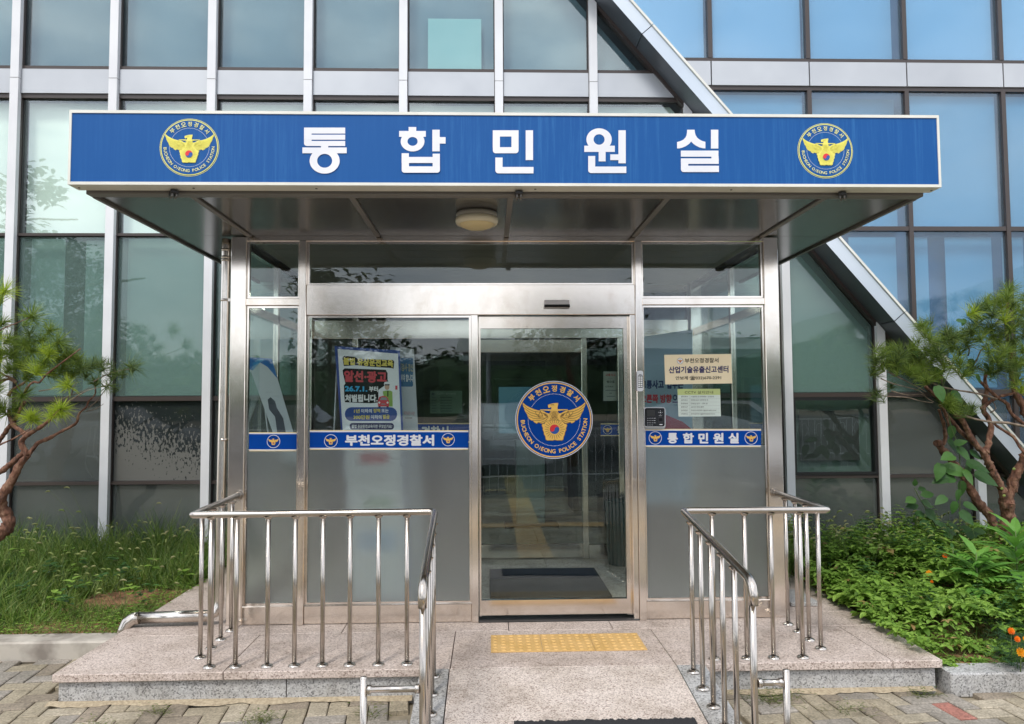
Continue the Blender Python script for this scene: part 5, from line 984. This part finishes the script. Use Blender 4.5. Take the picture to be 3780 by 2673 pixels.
# left bed, thin creeping growth over the kerb and in the joints
b = MB()
for i in range(900):
    x = R.uniform(-4.9, -2.33); y = R.uniform(.0, .12)
    if nz_(x, 0, 4) < -.1: continue
    z = -.045+R.uniform(0, .03); a = R.uniform(0, 2*pi); leaf(b, (x, y, z), (cos(a), sin(a), .2), (0, 0, 1), R.uniform(.01, .02), R.uniform(.007, .012))
for cx_, cy_, r_, n in ((1.5, -.95, .15, 300), (-1.95, -1.16, .1, 90), (-1.15, -1.1, .08, 130), (-1.72, -.98, .06, 60), (-.62, -1.05, .07, 60), (2.35, -.93, .07, 90), (1.85, -1.12, .08, 60), (.0, -2, .1, 1)):
    for k in range(n):
        x = R.gauss(cx_, r_*.6); y = R.gauss(cy_, r_*.35); 
        if y > -.84: y = -.86
        a = R.uniform(0, 2*pi)
        if -.4 < x < 1.2: continue
        if R.random() < .5: blade(b, (x, y, -.165), (cos(a)*.8, sin(a)*.6, .9), R.uniform(.03, .09), .0022, .8)
        else: leaf(b, (x, y, -.155+R.uniform(0, .05)), (cos(a), sin(a), .3), (0, 0, 1), R.uniform(.012, .022), R.uniform(.005, .01))
b.build('weeds', [leafmat('joint_weed', [(.07, .10, .025), (.12, .16, .04), (.20, .19, .07)], .3)], kind='stuff')
# right bed: leafy ground cover, foxtails along the wall
def coverh(x, y): return (.05+.3*max(0, (y+.62)) if y < -.45 and x > 2.85 else 1)*max(.04, .11+.20*nz_(x, y, 2.2, 3)+.11*nz_(x, y, 6, 9)+.12*min(1, max(0, (y+.4)/1.3))+.05*min(1, max(0, (x-2.5))))*(1 if x > 2.6 else .8) if not (y < -.45 and x > 2.85) else .05
b = MB()
for i in range(7200):
    y = R.uniform(-.78, 1.85); x = R.uniform(2.40+.05*R.random(), 5.3) if R.random() < .9 else R.uniform(2.42, 3.2)
    if x > 2.6+1.1*(y+.75)+1.6: continue
    h = coverh(x, y)*(.35 if y < -.62 else 1); lay = R.random(); z = fR(x, y)+h*(1-.55*lay*lay)
    if x < 2.5: z = max(z, .03+R.random()*.05)
    a0 = R.uniform(0, 2*pi); s_ = R.choice((.5, .7, .9, 1.0, 1.2, 1.5))*(.8+.5*nz_(x, y, 1.3, 20)+R.random()*.3); mi_ = 2 if (nz_(x, y, 1.1, 31) > .3 and y > .3) else 3 if R.random() < .018 else 0
    for k in range(R.choice((3, 4, 4))):
        a = a0+k*pi/2+R.uniform(-.2, .2); leaf(b, (x, y, z), (cos(a), sin(a), R.uniform(-.3, .45)), (R.uniform(-.3, .3), R.uniform(-.3, .3), 1), .056*s_, .032*s_, mi_, .3, .3)
    if R.random() < .6:
        for k in range(2): a = a0+.8+k*pi; leaf(b, (x, y, z+.012), (cos(a), sin(a), .7), (0, 0, 1), .022*s_, .012*s_, 0, .3, .1)
for i in range(1500):
    x, y = R.uniform(2.5, 4.6), R.uniform(-.76, .2); a = R.uniform(0, 2*pi); blade(b, (x, y, fR(x, y)), (cos(a)*.5, sin(a)*.5, 1), R.uniform(.08, .2)*(.7 if y < -.6 else 1), .003, R.uniform(.4, 1), 1)
for i in range(900):     # taller stems standing out of the carpet
    x, y = R.uniform(2.5, 4.7), R.uniform(-.4, 1.7)
    if nz_(x, y, 2.5, 50) < .05: continue
    h = coverh(x, y)+R.uniform(.03, .16); a0 = R.uniform(0, 6)
    for q in range(4):
        z = fR(x, y)+h-q*.03
        for k in (0, 1): a = a0+q*1.57+k*pi; leaf(b, (x, y, z), (cos(a), sin(a), .25), (0, 0, 1), .035+.012*q, .018+.007*q, 0 if i % 3 else 2, .3, .35)
b.build('ground_cover', [M_gcov, M_grass, M_darkl, leafmat('dead_leaf', [(.28, .18, .07), (.35, .27, .10)], .2)], kind='stuff')
b = MB()
for i in range(2600):
    x, y = R.uniform(2.0, 4.4), R.uniform(1.1, 1.9); y = max(y, 1.0); a = R.uniform(0, 2*pi); blade(b, (x, y, fR(x, y) if x > 2.5 else 0), (cos(a)*.4, sin(a)*.3, 1), R.uniform(.15, .4)*(1+.3*nz_(x, y, 3)), R.uniform(.002, .005), R.uniform(.3, 1.1))
for i in range(260): x, y = R.uniform(2.05, 4.2), R.uniform(.75, 1.85); foxtail(b, (x, y, fR(x, y)), R.uniform(.28, .50), R.uniform(.2, 1.0), 1, 2)
b.build('grass', [M_grass, M_stem, M_head], kind='stuff')
# single plants in the right bed
def leafplant(name, label, pts, leaves, m_, stem_r=.004, group=None, heart=False):
    t = empty(name, tuple(pts[0]), label, 'plant', group); b = MB(); b.tube(pts, stem_r, 6); b.build('stem', M_stem, t)
    b = MB()
    for o, d, L_, w in leaves: leaf(b, o, d, (R.uniform(-.3, .3), -1, .9), L_, w, 0, .15, .2, heart=heart)
    b.build('foliage', m_, t); return t
def lv(s_, Lx, Y): return [(px(s_, x, y, Y+R.uniform(-.08, .08)), (R.uniform(-1, 1) if dx is None else dx, R.uniform(-.5, .1), -.35 if dz is None else dz), sz*kk/FPX*6.4, sz*kk/FPX*6.4*.72) for x, y, sz, dx, dz in Lx]
leafplant('climbing_vine', 'heart-leaved vine climbing the twisted pine on the right', poly3(C3, [(1520, 1750, .95), (1500, 1400, .9), (1510, 900, .88), (1500, 500, .86), (1400, 250, .85), (1300, -250, .8), (1650, -1000, .7)]),
    lv(C3, [(1400, 245, 150, .1, -1), (1370, 420, 210, .6, -.6), (1480, 500, 200, .4, -.5), (1420, 590, 190, -.9, -.1), (1330, 740, 260, .9, -.2), (1270, 700, 190, -.3, -.9), (1600, 680, 230, .8, -.3), (1700, 820, 250, .9, -.4), (1430, 860, 200, -1, 0), (1520, 910, 160, .1, -1), (1600, 700, 150, 0, -1), (1480, 1010, 130, .1, -1), (1440, 1150, 140, -.1, -1), (1330, 1090, 150, -.8, -.4), (1560, 1170, 150, .9, -.4), (1520, 1270, 180, .5, -.6), (1450, 450, 130, .8, .3), (1640, 560, 180, .9, -.3), (1560, 780, 170, .4, -.7), (1350, 860, 170, -.8, -.2)], .84)
    + lv(C2, [(1470, 430, 90, .7, -.2), (1600, 370, 100, .8, -.2), (1680, 400, 110, .9, -.1), (1780, 390, 90, .9, -.1), (1560, 420, 80, -.3, -.8), (1640, 900, 110, 0, -.9), (1800, 950, 100, .4, -.7), (1180, 1010, 130, .7, -.4), (950, 790, 90, .4, -.8), (1700, 1090, 110, .5, -.6), (1230, 1230, 180, .2, -1), (1420, 1290, 150, .5, -.7)], .7), M_darkl, .003, heart=True)
leafplant('leafy_shrub', 'dark broad-leaved sapling standing against the glass wall', poly3(C3, [(1330, 1700, 1.3), (1220, 1450, 1.28), (1100, 1230, 1.25), (1010, 1080, 1.22), (960, 980, 1.2)]),
    lv(C3, [(960, 960, 90, .0, .9), (1000, 1000, 100, .8, .2), (1030, 1070, 160, .9, .2), (980, 1110, 150, -.9, -.1), (930, 1100, 90, -.9, 0), (1040, 1140, 170, .9, -.3), (1010, 1190, 150, -.9, .0), (1080, 1230, 180, .6, -.6), (1080, 1290, 140, -.9, .1), (1160, 1330, 160, .7, -.5), (1140, 1400, 130, -.9, .1), (1240, 1400, 170, .8, -.5), (1300, 1480, 170, .9, -.2), (1200, 1480, 150, -.6, .1), (1370, 1400, 160, .6, -.5), (1480, 1480, 150, .8, .2), (1420, 1560, 160, -.6, .2), (1560, 1560, 170, .6, .2), (1650, 1500, 150, .9, .1), (1250, 1580, 130, -.8, .2)], 1.2), M_darkl)
def rosette(s_, x, y, Y, n, L_, label, name='leafy_weed', stem=.25, m_=None, w=.28, lob=0):
    o = px(s_, x, y, Y); base_ = Vector((o.x, o.y, 0)); t = empty(name, (o.x, o.y, 0), label, 'plant'); b = MB(); b.tube([(o.x, o.y, -.02), (o.x, o.y, o.z)], [.007, .004], 8); b.build('stem', M_stem, t); b = MB()
    for k in range(n):
        a = k*2.4; f_ = k/n; zz = o.z-stem*(1-f_); l = L_*(1-.55*f_); d = Vector((cos(a), sin(a)*.8, .35+.9*f_)); leaf(b, (o.x, o.y, zz), d, (0, 0, 1), l, l*w, 0, .2, .75*(1-.5*f_))
        if lob:
            for q in (.3, .45, .6, .75):
                for sg_ in (-1, 1):
                    c = Vector((o.x, o.y, zz))+d.normalized()*l*q-Vector((0, 0, .5*l*q*q)); a2 = a+sg_*.9; leaf(b, c, (cos(a2), sin(a2)*.8, .1), (0, 0, 1), l*.36*(1-q*.4), l*.16, 0, .1, .3)
    b.build('foliage', m_ or M_bright, t)
rosette(C4, 2170, 30, .35, 28, .46, 'tall bright green weed with long drooping leaves at the right edge', stem=.42)
rosette(C4, 1700, 300, .2, 20, .42, 'lobed light green weed rising from the right bed between the marigolds', stem=.42, lob=1)
rosette(C4, 1420, 230, .7, 12, .13, 'small dark weed near the upper marigold', stem=.15, m_=M_darkl, w=.4)
M_or = leafmat('marigold_orange', [(.80, .16, .01), (.88, .26, .01), (.75, .12, .01)], .3); M_ye = leafmat('marigold_yellow', [(.85, .45, .02), (.88, .33, .01)], .3)
def marigold(s_, x, y, Y, r, m_, label):
    c = px(s_, x, y, Y); zg = fR(c.x, c.y); t = empty('marigold', (c.x, c.y, zg), label, 'flower', 'orange marigolds in the right bed'); b = MB(); b.tube([(c.x, c.y+.01, zg), (c.x, c.y, c.z-.012)], .0025, 6); b.build('stem', M_stem, t); b = MB()
    for ring, (n, q, el) in enumerate(((11, 1, .15), (10, .8, .45), (8, .55, .8), (5, .35, 1.2))):
        for k in range(n):
            a = 2*pi*k/n+ring*.4+R.uniform(-.1, .1); d = Vector((cos(a), -.55*el+sin(a)*.3-.15, sin(a)*.8+el*.5)); leaf(b, c+Vector((0, -.002*ring, 0)), d, (0, -1, .4), r*q*1.05, r*.75, 0, .3, .15)
    b.build('petals', m_, t); b = MB()
    for k in range(26):
        a = R.uniform(0, 2*pi); z = R.uniform(zg+.03, max(zg+.06, c.z-.02)); o = Vector((c.x+R.gauss(0, .05), c.y+R.gauss(0, .05)+.02, z)); d = Vector((cos(a), sin(a), .4))
        for q in range(5):
            for sg_ in (-1, 1): a2 = a+sg_*.9; leaf(b, o+d*.012*q, (cos(a2), sin(a2), .3), (0, 0, 1), .02, .005, 0, .1, .1)
    b.build('foliage', M_mfol, t)
M_mfol = leafmat('marigold_foliage', [(.02, .06, .025), (.035, .085, .035), (.05, .11, .04)], .25)
marigold(C4, 1328, 330, .75, .024, M_or, 'orange marigold highest in the right bed'); marigold(C4, 1135, 545, .35, .026, M_ye, 'yellow marigold in the middle of the right bed'); marigold(C4, 1168, 642, .2, .012, M_or, 'tiny red marigold bud below the yellow marigold')
marigold(C4, 2120, 1235, -.80, .021, M_or, 'orange marigold at the right edge, uppermost of the lower cluster'); marigold(C4, 2192, 1330, -.84, .018, M_or, 'small orange marigold in the middle of the lower right cluster'); marigold(C4, 2235, 1490, -.90, .026, M_ye, 'large orange marigold lowest at the right edge'); marigold(C4, 2285, 1325, -.84, .014, M_ye, 'half visible marigold cut by the right edge of the view')
b = MB()
for i in range(900):
    x, y = R.uniform(3.02, 3.9), R.uniform(-.86, -.25); z = fR(x, y)+R.uniform(.0, .14); a = R.uniform(0, 2*pi); d = Vector((cos(a), sin(a), .4))
    for q in range(4):
        for sg_ in (-1, 1): a2 = a+sg_*.9; leaf(b, Vector((x, y, z))+d*.012*q, (cos(a2), sin(a2), .3), (0, 0, 1), .022, .005, 0, .1, .1)
b.build('marigold_greenery', M_mfol, kind='stuff')
# ================================================================== WHAT THE GLASS MIRRORS: the yard behind the viewer
M_far = leafmat('far_foliage', [(.012, .035, .012), (.03, .065, .02), (.05, .09, .03)], .2)
b = MB(); nx = 150; V = []
for i in range(nx+1):
    x = -140+280*i/nx; h = 8.2+2.4*noise.noise(Vector((x*.02, 0, 0)))+2.0*max(0, x/80)+1.0*noise.noise(Vector((x*.25, 3, 0)))+.6*noise.noise(Vector((x*1.1, 3, 0)))
    V += [(x, -88, -1), (x, -92, h*.75), (x, -98, h), (x, -125, h*.9)]
b.add(V, [(4*i+k, 4*i+4+k, 4*i+5+k, 4*i+1+k) for i in range(nx) for k in range(3)], 0)
for i in range(5000):
    x = R.uniform(-95, 95); y = -88-R.random()**.5*11; h = 8.2+2.4*noise.noise(Vector((x*.02, 0, 0)))+2.0*max(0, x/80); z = h*min(1, max(0, (-y-86)/11))*R.uniform(.3, 1.05)
    for k in range(4): a = R.uniform(0, 2*pi); leaf(b, (x+R.gauss(0, .6), y, z+R.gauss(0, .5)), (cos(a), sin(a), R.uniform(-.2, .8)), (0, 0, 1), R.uniform(.9, 1.6), R.uniform(.6, 1.1), 1)
b.build('hill', [noisy('hill_green', (.02, .045, .018), (.05, .09, .035), .5, 1), M_far], kind='structure')
def yard_tree(x, y, h, r, label, n=2600, base=1.5, name='yard_tree', ls=.3):
    t = empty(name, (x, y, -.18), label, 'tree', 'trees in the yard behind the viewer'); b = MB(); branch(b, [(x, y, -.18), (x+.1, y, h*.3), (x-.1, y, h*.6), (x, y, h*.85)], .13, .04, 0, .05)
    for k in range(8): a = k*.8; z = base+(h-base)*k/9; branch(b, [(x, y, z), (x+cos(a)*r*.5, y+sin(a)*r*.5, z+.4), (x+cos(a)*r*.85, y+sin(a)*r*.85, z+.6)], .05, .015, 0, .03)
    b.build('trunk', M_bark, t); b = MB(); cl = [(Vector((R.gauss(0, r*.45), R.gauss(0, r*.45), base+(h-base)*R.random()**.8)), R.uniform(.3, .75)) for k in range(34)]
    for k in range(n):
        c, q = R.choice(cl); v = Vector((R.gauss(0, 1), R.gauss(0, 1), R.gauss(0, .7))).normalized()*q*R.uniform(.5, 1); o = Vector((x, y, 0))+c+v; a = R.uniform(0, 2*pi); leaf(b, o, (cos(a), sin(a), R.uniform(-.8, .4)), (0, 0, 1), ls*R.uniform(.6, 1), ls*.4, 0)
    b.build('crown', M_far, t)
yard_tree(-8.6, -6.5, 4.3, 1.7, 'broad leafy tree in the yard, mirrored in the left panes', 7500, 1.3, ls=.15); yard_tree(-13.5, -11, 7.5, 3, 'big dark tree further back in the yard on the left', 4200, 1.4); yard_tree(-3.6, -13, 4.4, 1.3, 'slender tree in the yard, mirrored behind the poster banner', 2000, 2.0); yard_tree(2.2, -14.5, 4.2, 1.3, 'round-headed pine in the yard, mirrored above the door', 3000, 2.6, ls=.25); yard_tree(-20, -18, 8, 4, 'tall tree at the far left of the yard', 3500, 1.5)
def car(x, y, rot, m_, label):
    t = empty('parked_car', (0, 0, 0), label, 'car', 'cars parked in the yard'); P = [(-2.2, .35), (-2.25, .75), (-2.0, .98), (-1.75, 1.45), (-1.2, 1.62), (.4, 1.62), (1.05, 1.12), (1.95, .98), (2.25, .7), (2.25, .35)]
    def prism(pts, w0, w1, zc=1.0): 
        b = MB(); n = len(pts); V = [(px_, -(w0 if z < zc else w1), z) for px_, z in pts]+[(px_, (w0 if z < zc else w1), z) for px_, z in pts]; b.add(V, [tuple(range(n)), tuple(range(2*n-1, n-1, -1))]+[(i, i+n, (i+1) % n+n, (i+1) % n) for i in range(n)]); return b
    body = prism(P, .9, .72).build('body', m_, t)
    g_ = MATS['gloss_black']; w = prism([(-1.72, 1.0), (-1.58, 1.42), (-1.15, 1.55), (.32, 1.55), (.9, 1.08), (.95, 1.0)], .905, .745, .99).build('side_window', g_, t)
    for wx in (-1.4, 1.4):
        for wy in (-.8, .8): b = MB(); b.tube([(wx, wy-.1, .32), (wx, wy+.1, .32)], .33, 24); q = b.build('wheel', MATS['print_black'], t); b = MB(); b.tube([(wx, wy-.11, .32), (wx, wy+.11, .32)], .2, 16); b.build('rim', MATS['silver_grey'], q)
    for wy in (-.65, .65): b = MB(); b.box(2.22, 2.27, wy-.18, wy+.18, .68, .82); b.build('headlight', MATS['silver_bright'], t)
    t.location = (x, y, -.18); t.rotation_euler = (0, 0, rot)
car(5.2, -11.2, .15, mat('car_white', (.75, .76, .78), .15, coat=1), 'white car parked in the yard to the right'); car(.2, -13.2, 1.45, mat('car_white', (.75, .76, .78), .15), 'white car facing the entrance from across the yard'); car(-4.5, -12, .05, mat('car_black', (.02, .022, .025), .12, coat=1), 'dark car parked in the yard to the left'); car(-10.5, -12.5, 0, mat('car_silver', (.4, .41, .42), .2, .6), 'silver car at the left end of the yard')
t = empty('scroll_fence', (0, -8.6, -.18), 'pale metal fence with heart-shaped scrolls along the yard', 'fence'); b = MB()
for z in (.12, .95): b.box(-9, 9, -8.62, -8.59, z, z+.03)
b.build('fence_rail', MATS['silver_bright'], t); b = MB(); c_ = MB()
for i in range(121):
    x = -9+i*.15; b.tube([(x, -8.6, -.18), (x, -8.6, .95)], .007, 5)
    if i % 3 == 1:
        for sg_ in (-1, 1): c_.tube([(x+sg_*.06*(1-cos(a))*1.0, -8.6, .78+.12*sin(a)-.02*a) for a in [k*pi*1.6/10 for k in range(11)]], .006, 5)
b.build('fence_bar', MATS['silver_bright'], t); c_.build('fence_scroll', MATS['silver_bright'], t)
t = empty('membrane_shelter', (12, -22, -.18), 'pale tent-like membrane shelter over the parking yard', 'shelter'); b = MB(); V = []
for i in range(25):
    for j in range(9):
        u_, v_ = i/24, j/8; x = -1+u_*32; y = -18-v_*9; z = max(3.0, .6+.244*x)+.9*sin(pi*v_)*(.8+.2*cos(u_*8*pi)); V.append((x, y, z))
b.add(V, [(i*9+j, i*9+j+1, (i+1)*9+j+1, (i+1)*9+j) for i in range(24) for j in range(8)], 0, True); b.build('membrane', mat('membrane_cloth', (.42, .47, .45), .7), t)
for x in (0, 8, 16, 24, 30): b = MB(); b.tube([(x, -22, -.18), (x, -22, 5.2)], .09, 12); b.build('mast', MATS['silver_bright'], t)
b = MB(); b.quad((.30, -7.5, -.152), (.66, -7.5, -.152), (.66, -2.6, -.152), (.30, -2.6, -.152)); b.quad((-3, -4.85, -.1515), (4, -4.85, -.1515), (4, -4.55, -.1515), (-3, -4.55, -.1515)); b.build('tactile_path', MATS['tactile_yellow'], kind='structure')
